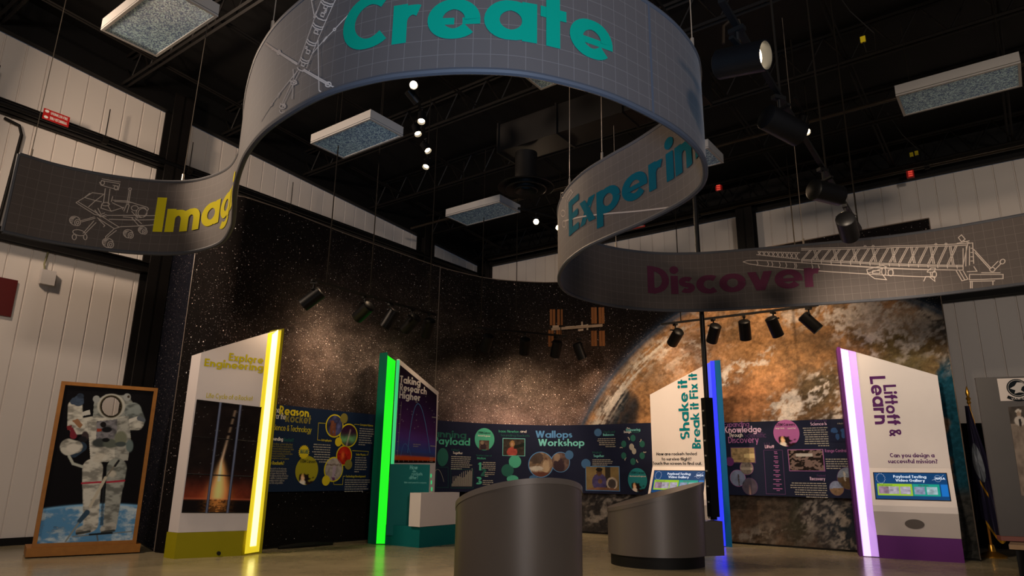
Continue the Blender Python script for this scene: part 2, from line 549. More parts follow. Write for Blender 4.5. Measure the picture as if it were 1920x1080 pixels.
# ------------------------------------------------------------------ a drawn geometric sans, stroke by stroke
def arc(cx, cy, rx, ry, a0, a1, n=14):
    return [(cx + rx * math.cos(math.radians(a0 + (a1 - a0) * i / n)), cy + ry * math.sin(math.radians(a0 + (a1 - a0) * i / n))) for i in range(n + 1)]


def stroke_quads(pts, w):
    P = [np.array(p, float) for p in pts]; m = len(P); L = []; R = []
    ws = w if hasattr(w, '__len__') else [w] * m
    for i in range(m):
        if i == 0: d = P[1] - P[0]; k = 1
        elif i == m - 1: d = P[-1] - P[-2]; k = 1
        else:
            a = P[i] - P[i - 1]; b = P[i + 1] - P[i]
            a = a / (np.hypot(*a) + 1e-9); b = b / (np.hypot(*b) + 1e-9); d = a + b
            k = 1 / max(0.45, math.sqrt(max(0.0, (1 + a @ b) / 2)))
        d = d / (np.hypot(*d) + 1e-9)
        n = np.array([-d[1], d[0]]) * ws[i] / 2 * k
        L.append(P[i] + n); R.append(P[i] - n)
    return [[R[i], R[i + 1], L[i + 1], L[i]] for i in range(m - 1)]


def glyph(c, w, n=14):
    """strokes (lists of quads) and width of one letter; cap height 1"""
    h = w / 2; X = 0.67; A = 1.03; q = []; hy = h * .74
    R = X / 2 - hy; cy = X / 2; RX = .395 - h * .98 if w > .18 else .37 - h

    def S(p, ww=None):
        """stroke whose level runs are a little thinner than its upright ones"""
        P = np.array(p, float); d = np.gradient(P, axis=0); d /= np.maximum(np.hypot(d[:, 0], d[:, 1]), 1e-9)[:, None]
        wv = ww if ww is not None else w
        q.append(stroke_quads(p, list(wv * (.74 + .26 * np.abs(d[:, 1])))))

    def V(x, y0, y1, ww=w): q.append([[(x - ww / 2, y0), (x + ww / 2, y0), (x + ww / 2, y1), (x - ww / 2, y1)]])

    def H(x0, x1, y, ww=w * 0.8): q.append([[(x0, y - ww / 2), (x1, y - ww / 2), (x1, y + ww / 2), (x0, y + ww / 2)]])

    def D(x0, y0, x1, y1, ww=w * 1.08):
        g = [(x0 - ww / 2, y0), (x0 + ww / 2, y0), (x1 + ww / 2, y1), (x1 - ww / 2, y1)]
        q.append([g if y1 > y0 else g[::-1]])

    def O(cx, cyy, rx, ry): S(arc(cx, cyy, rx, ry, 0, 360, n * 2))

    def dot(x, y, r=None):
        r = r or w * 0.62
        q.append([[(x, y), (x + r * math.cos(a), y + r * math.sin(a)), (x + r * math.cos(a + .393), y + r * math.sin(a + .393)), (x + r * math.cos(a + .785), y + r * math.sin(a + .785))] for a in np.arange(8) * .785])
    Wd = 2 * RX + w
    if c == ' ': return q, 0.26
    if c == 'a': O(h + RX, cy, RX, R); V(h + 2 * RX, 0, X); return q, Wd
    if c == 'b': V(h, 0, A); O(h + RX, cy, RX, R); return q, Wd
    if c == 'c': S(arc(h + RX, cy, RX, R, 50, 310, n * 2)); return q, h + RX * 1.66 + h * .6
    if c == 'd': O(h + RX, cy, RX, R); V(h + 2 * RX, 0, A); return q, Wd
    if c == 'e': S(arc(h + RX, cy, RX, R, 0, 322, n * 2)); H(h, 2 * RX + w, cy - w * .12, w * .5); return q, Wd
    if c == 'f': S([(0.1 + h, 0), (0.1 + h, A - .22)] + arc(0.1 + h + .19, A - .22, .19, .22 - h, 180, 95, 7)); H(0, .36 + h, X - h * .8); return q, 0.36 + h
    if c == 'g': O(h + RX, cy, RX, R); V(h + 2 * RX, -.06, X); S(arc(h + RX, -.06, RX, .25 - h, 0, -155, n)); return q, Wd
    if c in 'hn':
        ra = R * .92; V(h, 0, A if c == 'h' else X)
        S(arc(h + ra, X - h - ra, ra, ra, 180, 0, n) + [(h + 2 * ra, 0)]); return q, 2 * ra + w
    if c == 'i': V(h, 0, X); dot(h, X + .12 + w * .42); return q, w
    if c == 'j': S([(h, X), (h, -.1)] + arc(h - .15, -.1, .15, .14, 0, -70, 6)); dot(h, X + .12 + w * .42); return q, w
    if c == 'k': V(h, 0, A); D(h + .12, .3, h + .42, X); D(h + .5, 0, h + .16, .42); return q, .56 + h
    if c == 'l': V(h, 0, A); return q, w
    if c == 'm':
        ra = R * .78; V(h, 0, X)
        for k in (0, 1): S(arc(h + ra + 2 * ra * k, X - h - ra, ra, ra, 180, 0, n) + [(h + 2 * ra * (k + 1), 0)])
        return q, 4 * ra + w
    if c == 'o': O(h + RX, cy, RX, R); return q, Wd
    if c == 'p': V(h, -.3, X); O(h + RX, cy, RX, R); return q, Wd
    if c == 'q': V(h + 2 * RX, -.3, X); O(h + RX, cy, RX, R); return q, Wd
    if c == 'r': V(h, 0, X); S(arc(h + R * .8, X - h - R * .8, R * .8, R * .8, 180, 62, 9)); return q, h + R * 1.25 + h * .6
    if c == 's':
        r = (X - w) / 4; rx = r * 1.35; cx = h * .6 + rx
        S(arc(cx, X - h - r, rx, r, 35, 270, n) + arc(cx, h + r, rx, r, 90, -145, n)[1:], w * .88); return q, 2 * rx + w * .7
    if c == 't': V(.09 + h, 0, A * .95); H(0, .2 + w, X - h * .8); return q, .2 + w
    if c == 'u':
        ra = R * .92
        S([(h, X)] + arc(h + ra, h + ra, ra, ra, 180, 360, n)); V(h + 2 * ra, 0, X); return q, 2 * ra + w
    if c == 'v': D(.25 + h, 0, h * 1.1, X); D(.25 + h, 0, .5 + h * .9, X); return q, .5 + w
    if c == 'w':
        for k in (0, 1): D(.2 + h + .4 * k, 0, h + .4 * k, X); D(.2 + h + .4 * k, 0, .4 + h + .4 * k, X)
        return q, .8 + w
    if c == 'x': D(h, 0, .42 + h, X); D(.42 + h, 0, h, X); return q, .42 + w
    if c == 'y': D(.25 + h, 0, h * 1.1, X); D(.12 + h, -.3, .5 + h, X); return q, .5 + w
    if c == 'z': H(0, .44, X - h * .86); H(0, .44, h * .86); D(.1 + h * .4, 0, .44 - h * .8, X); return q, .46
    if c == 'A': D(h * .9, 0, .36 + h, 1); D(.72 + h, 0, .36 + h, 1); H(.14 + h, .58 + h, .3, w * .7); return q, .72 + w
    if c == 'B':
        V(h, 0, 1); r = .25 - h * .4
        for b, t in ((0, .52), (.48, 1)):
            y0, y1 = b + w * .43, t - w * .43
            S([(h, y0), (h + .16, y0)] + arc(h + .16, (y0 + y1) / 2, r * 1.05, (y1 - y0) / 2, -90, 90, 10) + [(h, y1)], w * .86)
        return q, h + .16 + r * 1.05 + h
    if c == 'C': S(arc(.5, .5, .5 - h, .5 - h, 48, 312, n * 2)); return q, .86
    if c == 'D': V(h, 0, 1); S([(h, h * .9), (.22, h * .9)] + arc(.22, .5, .5 - h, .5 - h * .9, -90, 90, n) + [(h, 1 - h * .9)]); return q, .72
    if c in 'EF':
        V(h, 0, 1); H(h, .5 + h, 1 - w * .43); H(h, .46 + h, .5)
        if c == 'E': H(h, .5 + h, w * .43)
        return q, .5 + h
    if c == 'G': S(arc(.5, .5, .5 - h, .5 - h, 48, 360, n * 2)); H(.52, 1.0, .46, w * .8); return q, 1.0
    if c == 'H': V(h, 0, 1); V(.56 + h, 0, 1); H(h, .56 + h, .51); return q, .56 + w
    if c == 'I': V(h, 0, 1); return q, w
    if c == 'J': S([(.26 + h, 1), (.26 + h, .2)] + arc(h + .08, .2, .18, .2 - h * .5, 0, -120, 8)); return q, .26 + w
    if c == 'K': V(h, 0, 1); D(h + .1, .42, h + .5, 1); D(h + .56, 0, h + .16, .58); return q, .58 + w
    if c == 'L': V(h, 0, 1); H(h, .48 + h, w * .43); return q, .48 + h
    if c == 'M': V(h, 0, 1); V(.74 + h, 0, 1); D(.37 + h, .1, h, 1); D(.37 + h, .1, .74 + h, 1); return q, .74 + w
    if c == 'N': V(h, 0, 1); V(.58 + h, 0, 1); D(.58 + h, 0, h, 1); return q, .58 + w
    if c == 'O': O(.5, .5, .5 - h, .5 - h); return q, 1.0
    if c in 'PR':
        V(h, 0, 1); y0, y1 = .42, 1 - w * .43; r = (y1 - y0) / 2
        S([(h, y0), (h + .16, y0)] + arc(h + .16, (y0 + y1) / 2, r, r, -90, 90, 10) + [(h, y1)], w * .86)
        if c == 'R': D(h + .46, 0, h + .18, .44)
        return q, (h + .16 + r + h) if c == 'P' else max(.46 + w, h + .16 + r + h)
    if c == 'Q': O(.5, .5, .5 - h, .5 - h); D(.9, 0, .62, .34, w * .8); return q, 1.0
    if c == 'S':
        r = (1 - w) / 4; rx = r * 1.08; cx = h * .7 + rx
        S(arc(cx, 1 - h - r, rx, r, 35, 270, n) + arc(cx, h + r, rx, r, 90, -145, n)[1:], w * .92); return q, 2 * rx + w * .8
    if c == 'T': H(0, .56, 1 - w * .43); V(.28, 0, 1); return q, .56
    if c == 'U': S([(h, 1)] + arc(h + .27, .27 + h, .27, .27, 180, 360, n) + [(h + .54, 1)]); return q, .54 + w
    if c == 'V': D(.34 + h, 0, h, 1); D(.34 + h, 0, .68 + h, 1); return q, .68 + w
    if c == 'W':
        for k in (0, 1): D(.25 + h + .5 * k, 0, h + .5 * k, 1); D(.25 + h + .5 * k, 0, .5 + h + .5 * k, 1)
        return q, 1.0 + w
    if c == 'X': D(h, 0, .56 + h, 1); D(.56 + h, 0, h, 1); return q, .56 + w
    if c == 'Y': V(.3 + h, 0, .45); D(.3 + h, .4, h, 1); D(.3 + h, .4, .6 + h, 1); return q, .6 + w
    if c == 'Z': H(0, .56, 1 - w * .43); H(0, .56, w * .43); D(.1 + h * .4, 0, .5, 1); return q, .56
    if c == '0': O(.3, .5, .3 - h, .5 - h); return q, .6
    if c == '1': V(.16 + h, 0, 1); D(.02 + h * .5, .74, .16 + h, 1, w * .9); return q, .16 + w
    if c == '2': S(arc(.28, .72, .26 - h * .6, .28 - h, 170, -40, n) + [(.06 + h * .3, h * .86)], w * .92); H(.02, .56, w * .43); return q, .56
    if c == '3':
        S(arc(.26, .74, .22 - h * .4, .26 - h, 150, -90, n), w * .9); S(arc(.26, .27, .26 - h * .4, .27 - h * .9, 90, -150, n), w * .9); return q, .52
    if c == '?': S(arc(.24, .76, .22 - h * .4, .24 - h, 170, -60, n) + [(.24, .42), (.24, .3)], w * .85); dot(.24, w * .5); return q, .46
    if c == '.': dot(h, w * .5); return q, w
    if c == ',': D(h * .4, -.14, h * 1.2, .14, w * .8); return q, w
    if c == '!': V(h, .3, 1); dot(h, w * .5); return q, w
    if c == "'": V(h, .7, 1); return q, w
    if c == '-': H(0, .28, .34); return q, .28
    if c == '&':
        S([(.62, h * .3), (.14, .68)] + arc(.29, .79, .17, .2 - h, 210, -30, n) + [(.2, .5)] + arc(.28, .26, .26 - h, .26 - h, 150, 330, n) + [(.62, .46)], w * .78); return q, .66
    return glyph('o', w, n)


def text_width(s, w, gap):
    return sum(glyph(c, w, 3)[1] + gap for c in s) - gap


def put_text(mb, surf, s, u, v, cap, w=0.22, gap=0.075, align='l', fit=None, off=0.004, rot=0.0, n=10, lift=0.0003):
    """lay a line of lettering on a surface: (u, v) is the baseline start, cap the capital height"""
    W = text_width(s, w, gap) * cap
    sx = fit / W if fit else 1.0
    W *= sx
    x = {'l': 0, 'c': -W / 2, 'r': -W}[align]
    ca, sa = math.cos(rot), math.sin(rot)
    k = 0
    for c in s:
        q, wd = glyph(c, w, n)
        for stroke in q:
            for quad in stroke:
                vs = []
                for a, b in quad:
                    X = x + a * cap * sx; Y = b * cap
                    vs.append(surf.pt(u + X * ca - Y * sa, v + X * sa + Y * ca, off + (k % 4) * lift))
                mb.add(vs, [(0, 1, 2, 3)])
            k += 1
        x += (wd + gap) * cap * sx
    return W


def lines_block(mb, surf, u, v, width, rows, lh, h=None, off=0.004, align='l', seed=1):
    """body copy too small to read in the photograph: rows of word-length strokes"""
    r = random.Random(seed); h = h or lh * 0.42
    for i in range(rows):
        W = width * (r.uniform(.86, 1.0) if i < rows - 1 else r.uniform(.4, .8))
        x = u if align == 'l' else (u + width - W)
        end = x + W
        while x < end - h:
            l = min(r.uniform(1.2, 5.0) * h, end - x)
            y = v - i * lh
            mb.add([surf.pt(x, y - h / 2, off), surf.pt(x + l, y - h / 2, off), surf.pt(x + l, y + h / 2, off), surf.pt(x, y + h / 2, off)], [(0, 1, 2, 3)])
            x += l + h * .6


def draw(mb, surf, pts, w, off=0.006, r=(-1e9, 1e9)):
    """a drawn line given by points (u, v) on the surface"""
    P = [tuple(pts[0])]
    for p, q in zip(pts[:-1], pts[1:]):
        k = max(1, int(math.hypot(q[0] - p[0], q[1] - p[1]) / .045))
        P += [(p[0] + (q[0] - p[0]) * i / k, p[1] + (q[1] - p[1]) * i / k) for i in range(1, k + 1)]
    for g in stroke_quads(P, w):
        mb.add([surf.pt(a, b, off) for a, b in g], [(0, 1, 2, 3)])


def disc(mb, surf, u, v, ru, rv=None, off=0.004, n=40, col=None, star=0.0):
    rv = rv or ru
    vs = [surf.pt(u, v, off)]; nr = 4 if ru > .06 else 1
    for j in range(1, nr + 1):
        for k in range(n):
            a = 2 * math.pi * k / n; f = (1 + (star if k % 2 else -star)) * j / nr
            vs.append(surf.pt(u + ru * f * math.cos(a), v + rv * f * math.sin(a), off))
    fs = [(0, 1 + k, 1 + (k + 1) % n) for k in range(n)]
    for j in range(nr - 1):
        fs += [(1 + j * n + k, 1 + (j + 1) * n + k, 1 + (j + 1) * n + (k + 1) % n, 1 + j * n + (k + 1) % n) for k in range(n)]
    mb.add(vs, fs, col)


def rect(mb, surf, u0, v0, u1, v1, off=0.004, col=None, nu=1):
    for i in range(nu):
        a = u0 + (u1 - u0) * i / nu; b = u0 + (u1 - u0) * (i + 1) / nu
        mb.add([surf.pt(a, v0, off), surf.pt(b, v0, off), surf.pt(b, v1, off), surf.pt(a, v1, off)], [(0, 1, 2, 3)], col)


def picture_rect(name, surf, u0, v0, u1, v1, nu, nv, fn, parent, material=None, off=0.005, quad=None, hole=None):
    """printed picture on a grid; fn(A, B) -> rgb with A to the right and B down, both 0..1"""
    A, B = np.meshgrid(np.linspace(0, 1, nu), np.linspace(0, 1, nv))
    col = np.clip(fn(A, B), 0, 1)
    mb = MB()
    if quad is not None:
        (tl, tr, br, bl) = [np.array(p) for p in quad]
        P = ((1 - A)[..., None] * (1 - B)[..., None] * tl + A[..., None] * (1 - B)[..., None] * tr + A[..., None] * B[..., None] * br + (1 - A)[..., None] * B[..., None] * bl)
        U, V = P[..., 0], P[..., 1]
    else:
        U = u0 + (u1 - u0) * A; V = v1 + (v0 - v1) * B
    mb.v = [surf.pt(a, b, off) for a, b in zip(U.ravel(), V.ravel())]
    mb.c = [(*c, 1) for c in col.reshape(-1, 3)]
    for j in range(nv - 1):
        for i in range(nu - 1):
            if hole is not None and hole((i + .5) / (nu - 1), (j + .5) / (nv - 1)): continue
            mb.f.append(((j + 1) * nu + i, (j + 1) * nu + i + 1, j * nu + i + 1, j * nu + i))
    return mb.build(name, material or PRINT, parent)


def picture_disc(name, surf, u, v, ru, rv, fn, parent, nr=10, nt=36, off=0.005):
    R, T = np.meshgrid(np.linspace(0, 1, nr), np.linspace(0, 2 * math.pi, nt, endpoint=False), indexing='ij')
    A = R * np.cos(T); B = -R * np.sin(T)
    col = np.clip(fn(A * .5 + .5, B * .5 + .5), 0, 1)
    mb = MB()
    mb.v = [surf.pt(u + a * ru, v - b * rv, off) for a, b in zip(A.ravel(), B.ravel())]
    mb.c = [(*c, 1) for c in col.reshape(-1, 3)]
    for i in range(nr - 1):
        for k in range(nt):
            mb.f.append((i * nt + k, (i + 1) * nt + k, (i + 1) * nt + (k + 1) % nt, i * nt + (k + 1) % nt))
    return mb.build(name, PRINT, parent)


class Paint:
    """colour shapes onto arrays of coordinates"""
    def __init__(self, X, Y, base):
        self.X, self.Y = X, Y
        self.C = np.zeros(X.shape + (3,)); self.C[:] = lin(*base)

    def mix(self, m, col):
        m = m[..., None]
        self.C = self.C * (1 - m) + np.array(col) * m

    def ell(self, cx, cy, rx, ry, col, soft=.08, a=1.0, rot=0.0):
        dx, dy = self.X - cx, self.Y - cy
        c, s = math.cos(rot), math.sin(rot)
        d = np.sqrt(((dx * c + dy * s) / rx) ** 2 + ((-dx * s + dy * c) / ry) ** 2)
        self.mix((1 - sstep(1 - soft, 1 + soft, d)) * a, lin(*col))

    def cap(self, x0, y0, x1, y1, r0, r1, col, soft=2.0, shade=None):
        dx, dy = x1 - x0, y1 - y0; L2 = dx * dx + dy * dy + 1e-9
        t = np.clip(((self.X - x0) * dx + (self.Y - y0) * dy) / L2, 0, 1)
        qx, qy = self.X - x0 - t * dx, self.Y - y0 - t * dy
        d = np.hypot(qx, qy) - (r0 + (r1 - r0) * t)
        m = 1 - sstep(-soft, soft, d)
        c = np.zeros(self.X.shape + (3,)); c[:] = lin(*col)
        if shade:       # printed folds of a suit: noise bands across the limb
            f = fbm(self.X * shade[0], self.Y * shade[1], 3, 4)
            c = c * (0.46 + 0.70 * sstep(.28, .66, f))[..., None]
        m = m[..., None]
        self.C = self.C * (1 - m) + c * m

    def poly(self, pts, col, a=1.0, shade=None):
        ins = np.zeros(self.X.shape, bool); n = len(pts)
        for i in range(n):
            x0, y0 = pts[i]; x1, y1 = pts[(i + 1) % n]
            if y0 == y1: continue
            c = ((y0 <= self.Y) & (self.Y < y1)) | ((y1 <= self.Y) & (self.Y < y0))
            ins ^= c & (self.X < (x1 - x0) * (self.Y - y0) / (y1 - y0) + x0)
        c = np.zeros(self.X.shape + (3,)); c[:] = lin(*col)
        if shade:
            c = c * (0.48 + 0.68 * sstep(.28, .66, fbm(self.X * shade[0], self.Y * shade[1], 5, 4)))[..., None]
        m = (ins * a)[..., None]
        self.C = self.C * (1 - m) + c * m


# ================================================================== THE HALL
def wl(along, off=0.0):            # a point on the left wall (plan), off = metres into the room
    p = np.array([-6.9, 10.2]) + DL * along + DR * off
    return p


def wr(along, off=0.0):            # a point on the right wall
    return CORNER + DR * along - DL * off


def roof_z(p):                     # the roof falls towards the right wall
    return 6.50 + 0.074 * float(-(np.array(p[:2]) - CORNER) @ DL)


mb = MB()
fl = [wl(10.18, -.3), wl(-16, -.3), wl(-16, 22), wl(10.18, 22)]
mb.prism([tuple(p) for p in fl], -0.12, 0.0)
tag(mb.build('floor', floor_material()), 'polished beige concrete floor of the exhibit hall', 'floor', kind='structure')


def ribbed_wall(name, P0, P1, inward, ztop0, ztop1, pitch, mt, label):
    """metal siding: flat pans with a narrow raised seam every pitch"""
    P0, P1 = np.array(P0), np.array(P1); L = np.hypot(*(P1 - P0)); d = (P1 - P0) / L
    mb = MB(); prof = []
    k = 0.0
    while k < L:
        prof += [(k, 0), (k + pitch - .03, 0), (k + pitch - .022, -.022), (k + pitch - .010, -.022), (k + pitch - .002, 0)]
        k += pitch
    vs = []; fs = []
    for a, o in prof:
        p = P0 + d * a + inward * o; t = ztop0 + (ztop1 - ztop0) * min(1, a / L)
        vs += [(p[0], p[1], 0), (p[0], p[1], t)]
    for i in range(len(prof) - 1):
        fs.append((2 * i, 2 * i + 2, 2 * i + 3, 2 * i + 1))
    mb.add(vs, fs)
    # outer skin so that the wall has a thickness
    q0, q1 = P0 - inward * .15, P1 - inward * .15
    mb.add([(*q0, 0), (*q1, 0), (*q1, ztop1), (*q0, ztop0), (*P0, ztop0), (*P1, ztop1)], [(0, 1, 2, 3), (3, 2, 5, 4)])
    return tag(mb.build(name, mt), label, 'wall', kind='structure')


siding = wall_material('white_metal_siding', (0.74, 0.68, 0.625))
pl0, pl1 = wl(-16), wl(10.18)
ribbed_wall('wall_left', pl0, pl1, DR, roof_z(pl0), roof_z(pl1), 0.30, siding, 'white ribbed metal wall behind the astronaut photo board')
pr0, pr1 = wr(0), wr(17)
ribbed_wall('wall_right', pr0, pr1, -DL, 6.5, 6.5, 0.30, siding, 'white ribbed metal wall behind the flag and the charcoal board')

# black roof deck
mb = MB()
c = [wl(10.3, -.3), wl(-16, -.3), wl(-16, 19), wl(10.3, 19)]
mb.add([(p[0], p[1], roof_z(p) + .62) for p in c] + [(p[0], p[1], roof_z(p) + .74) for p in c], [(0, 1, 2, 3), (7, 6, 5, 4), (0, 4, 5, 1), (1, 5, 6, 2), (2, 6, 7, 3), (3, 7, 4, 0)])
tag(mb.build('ceiling', black), 'black painted roof deck high above the exhibits', 'ceiling', kind='structure')

# dark fascia closing the gap between wall top and deck
for nm, A, B, inn, lab in (('trim_1', wl(-16, .02), wl(10.18, .02), DR, 'black closure strip along the top of the left wall'),
                           ('trim_2', wr(0, .02), wr(17, .02), -DL, 'black closure strip along the top of the right wall')):
    mb = MB(); q = .12
    za, zb = roof_z(A), roof_z(B)
    mb.add([(*A, za), (*B, zb), (*B, zb + .65), (*A, za + .65), (*(A + inn * q), za), (*(B + inn * q), zb), (*(B + inn * q), zb + .65), (*(A + inn * q), za + .65)],
           [(0, 1, 2, 3), (4, 7, 6, 5), (0, 4, 5, 1), (3, 2, 6, 7)])
    tag(mb.build(nm, black), lab, 'trim', kind='structure')


def i_beam(mb, A, B, z, h, w, inward):
    """girt: web and two flanges, along A-B"""
    A, B = np.array(A), np.array(B)
    for a, b, z0, z1 in ((0, w, z - h / 2, z - h / 2 + .02), (0, w, z + h / 2 - .02, z + h / 2), (w * .42, w * .58, z - h / 2, z + h / 2)):
        mb.prism([tuple(A + inward * a), tuple(B + inward * a), tuple(B + inward * b), tuple(A + inward * b)], z0, z1)


# girts (horizontal wall beams) and columns of the steel frame
n_trim = 3
for A, B, z, inn, lab in ((wl(-16, .03), wl(10.1, .03), 6.16, DR, 'upper dark steel girt across the left wall under the sprinkler sign'),
                          (wl(-16, .03), wl(10.1, .03), 4.27, DR, 'lower dark steel girt across the left wall above the thermostat box'),
                          (wr(.2, .03), wr(17, .03), 4.17, -DL, 'dark steel girt across the right wall above the flag')):
    mb = MB(); i_beam(mb, A, B, z, .17, .2, inn)
    tag(mb.build('trim_%d' % n_trim, rust), lab, 'girt', kind='structure'); n_trim += 1
for P, inn, dd, lab in ((wl(1.32, .02), DR, DL, 'dark steel column on the left wall behind the ribbon'), (wl(7.72, .02), DR, DL, 'dark steel column on the left wall near the far corner'),
                        (wl(10.05, .05), DR, DL, 'dark steel column standing in the far corner'), (wr(7.33, .02), -DL, DR, 'dark steel column on the right wall beyond the ribbon')):
    mb = MB(); h = .17; zt = roof_z(P)
    for a, b, s0, s1 in ((0, .03, -h, h), (.27, .30, -h, h), (0, .3, -.02, .02)):
        mb.prism([tuple(P + inn * a + dd * s0), tuple(P + inn * a + dd * s1), tuple(P + inn * b + dd * s1), tuple(P + inn * b + dd * s0)], 0, zt + .3)
    tag(mb.build('trim_%d' % n_trim, rust), lab, 'column', kind='structure'); n_trim += 1
mb = MB()
A, B = wl(-16, .02), wl(10.1, .02)
mb.prism([tuple(A), tuple(B), tuple(wl(10.1, .05)), tuple(wl(-16, .05))], 0, .1)
tag(mb.build('baseboard_left', black), 'black base strip along the left wall', 'baseboard', kind='structure')


# open web joists, parallel to the right wall
def joist(dist, lab):
    mb = MB(); L = 19.0
    base = CORNER - DL * dist
    zt = 6.5 + .074 * dist + .58; zb = zt - .52
    a0 = base - DR * .0
    for z in (zt, zb):
        for o in (-.045, .045):
            p = a0 + DL * o; q = p + DR * L
            mb.tube([(*p, z), (*q, z)], .026, 4)
    n = int(L / .62)
    for i in range(n):
        p = a0 + DR * (i * .62); q = a0 + DR * ((i + .5) * .62); r = a0 + DR * ((i + 1) * .62)
        mb.tube([(*p, zt), (*q, zb)], .013, 4, False); mb.tube([(*q, zb), (*r, zt)], .013, 4, False)
    return tag(mb.build('roof_joist', rust), lab, 'roof joist', 'open web joists under the roof deck', 'structure')


names = ['joist right above the right wall top', 'second joist out from the right wall', 'third joist out from the right wall', 'fourth joist out from the right wall, above the round air diffuser',
         'fifth joist out from the right wall', 'sixth joist out from the right wall', 'seventh joist out from the right wall', 'eighth joist out from the right wall, nearest the viewer']
for i, d in enumerate((.55, 2.4, 4.25, 6.1, 7.95, 9.8, 11.65, 13.5)):
    joist(d, 'black open web steel ' + names[i])
for i, a in enumerate((1.2, 3.0, 4.8, 6.6, 8.4, 10.2, 12.0, 13.8)):
    mb = MB(); p = CORNER + DR * a; q = p - DL * 19
    for o in (-.03, .03):
        mb.tube([(*(p + DR * o), roof_z(p) + .12), (*(q + DR * o), roof_z(q) + .12)], .018, 4)
    tag(mb.build('bridging_rod', rust), 'black bridging rods running across under the joists, row %s from the far corner' % ['one', 'two', 'three', 'four', 'five', 'six', 'seven', 'eight'][i], 'bridging rod',
        'bridging rods under the joists', 'structure')

# ================================================================== SPACE MURAL
MP = [(-4.6, 9.6), (-4.36, 9.46), (-4.13, 9.39), (-3.94, 9.44), (-3.79, 9.60), (-3.42, 10.06), (-2.79, 11.02), (-2.13, 11.92), (-1.42, 12.85), (-1.06, 13.2), (-.65, 13.53), (-.22, 13.74), (.44, 13.87),
      (.99, 13.84), (1.75, 13.45), (2.4, 12.97), (3.0, 12.48), (4.01, 11.7), (4.67, 11.2), (5.49, 10.55), (6.34, 9.91)]
MUR = PathSurf(catmull(MP, 10))
MZ = 4.9
S_SEAM = MUR.uv(821, 600)[0]
MATS['mural'] = mural_material()

limb = [(1107, 754), (1130, 722), (1157, 690), (1200, 640), (1242, 606), (1282, 580), (1727, 563), (1767, 582)]
lp = np.array([MUR.uv(*q) for q in limb])
A_ = np.c_[2 * lp, np.ones(len(lp))]; sol = np.linalg.lstsq(A_, (lp ** 2).sum(1), rcond=None)[0]
EC = sol[:2]; ER = math.sqrt(sol[2] + EC @ EC)


def paint_sky(X, Y):
    """colour and star thickness of the printed star field, by photo position"""
    n1 = fbm(X / 60, Y / 60, 1, 5); n2 = fbm(X / 22, Y / 22, 9, 5)
    c = np.zeros(X.shape + (4,)); c[..., :3] = (0.0060, 0.0048, 0.0047)
    dens = 0.17 + 0 * X
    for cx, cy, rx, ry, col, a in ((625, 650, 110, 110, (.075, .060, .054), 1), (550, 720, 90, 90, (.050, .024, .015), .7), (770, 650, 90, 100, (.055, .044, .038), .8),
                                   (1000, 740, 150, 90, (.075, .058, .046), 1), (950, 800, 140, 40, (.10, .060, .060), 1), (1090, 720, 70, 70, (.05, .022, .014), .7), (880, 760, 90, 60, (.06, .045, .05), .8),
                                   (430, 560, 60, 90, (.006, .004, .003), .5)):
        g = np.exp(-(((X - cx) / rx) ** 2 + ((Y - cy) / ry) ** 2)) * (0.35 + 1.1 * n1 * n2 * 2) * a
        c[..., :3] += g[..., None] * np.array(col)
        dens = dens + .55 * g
    c[..., 3] = np.clip(dens * (0.55 + .9 * n2), 0.03, 1.0)
    c[..., 3] *= np.where((Y < 560), .55 + .45 * sstep(380, 560, Y), 1)
    c[..., 3] *= np.where(Y > 925, .12, 1)
    return c


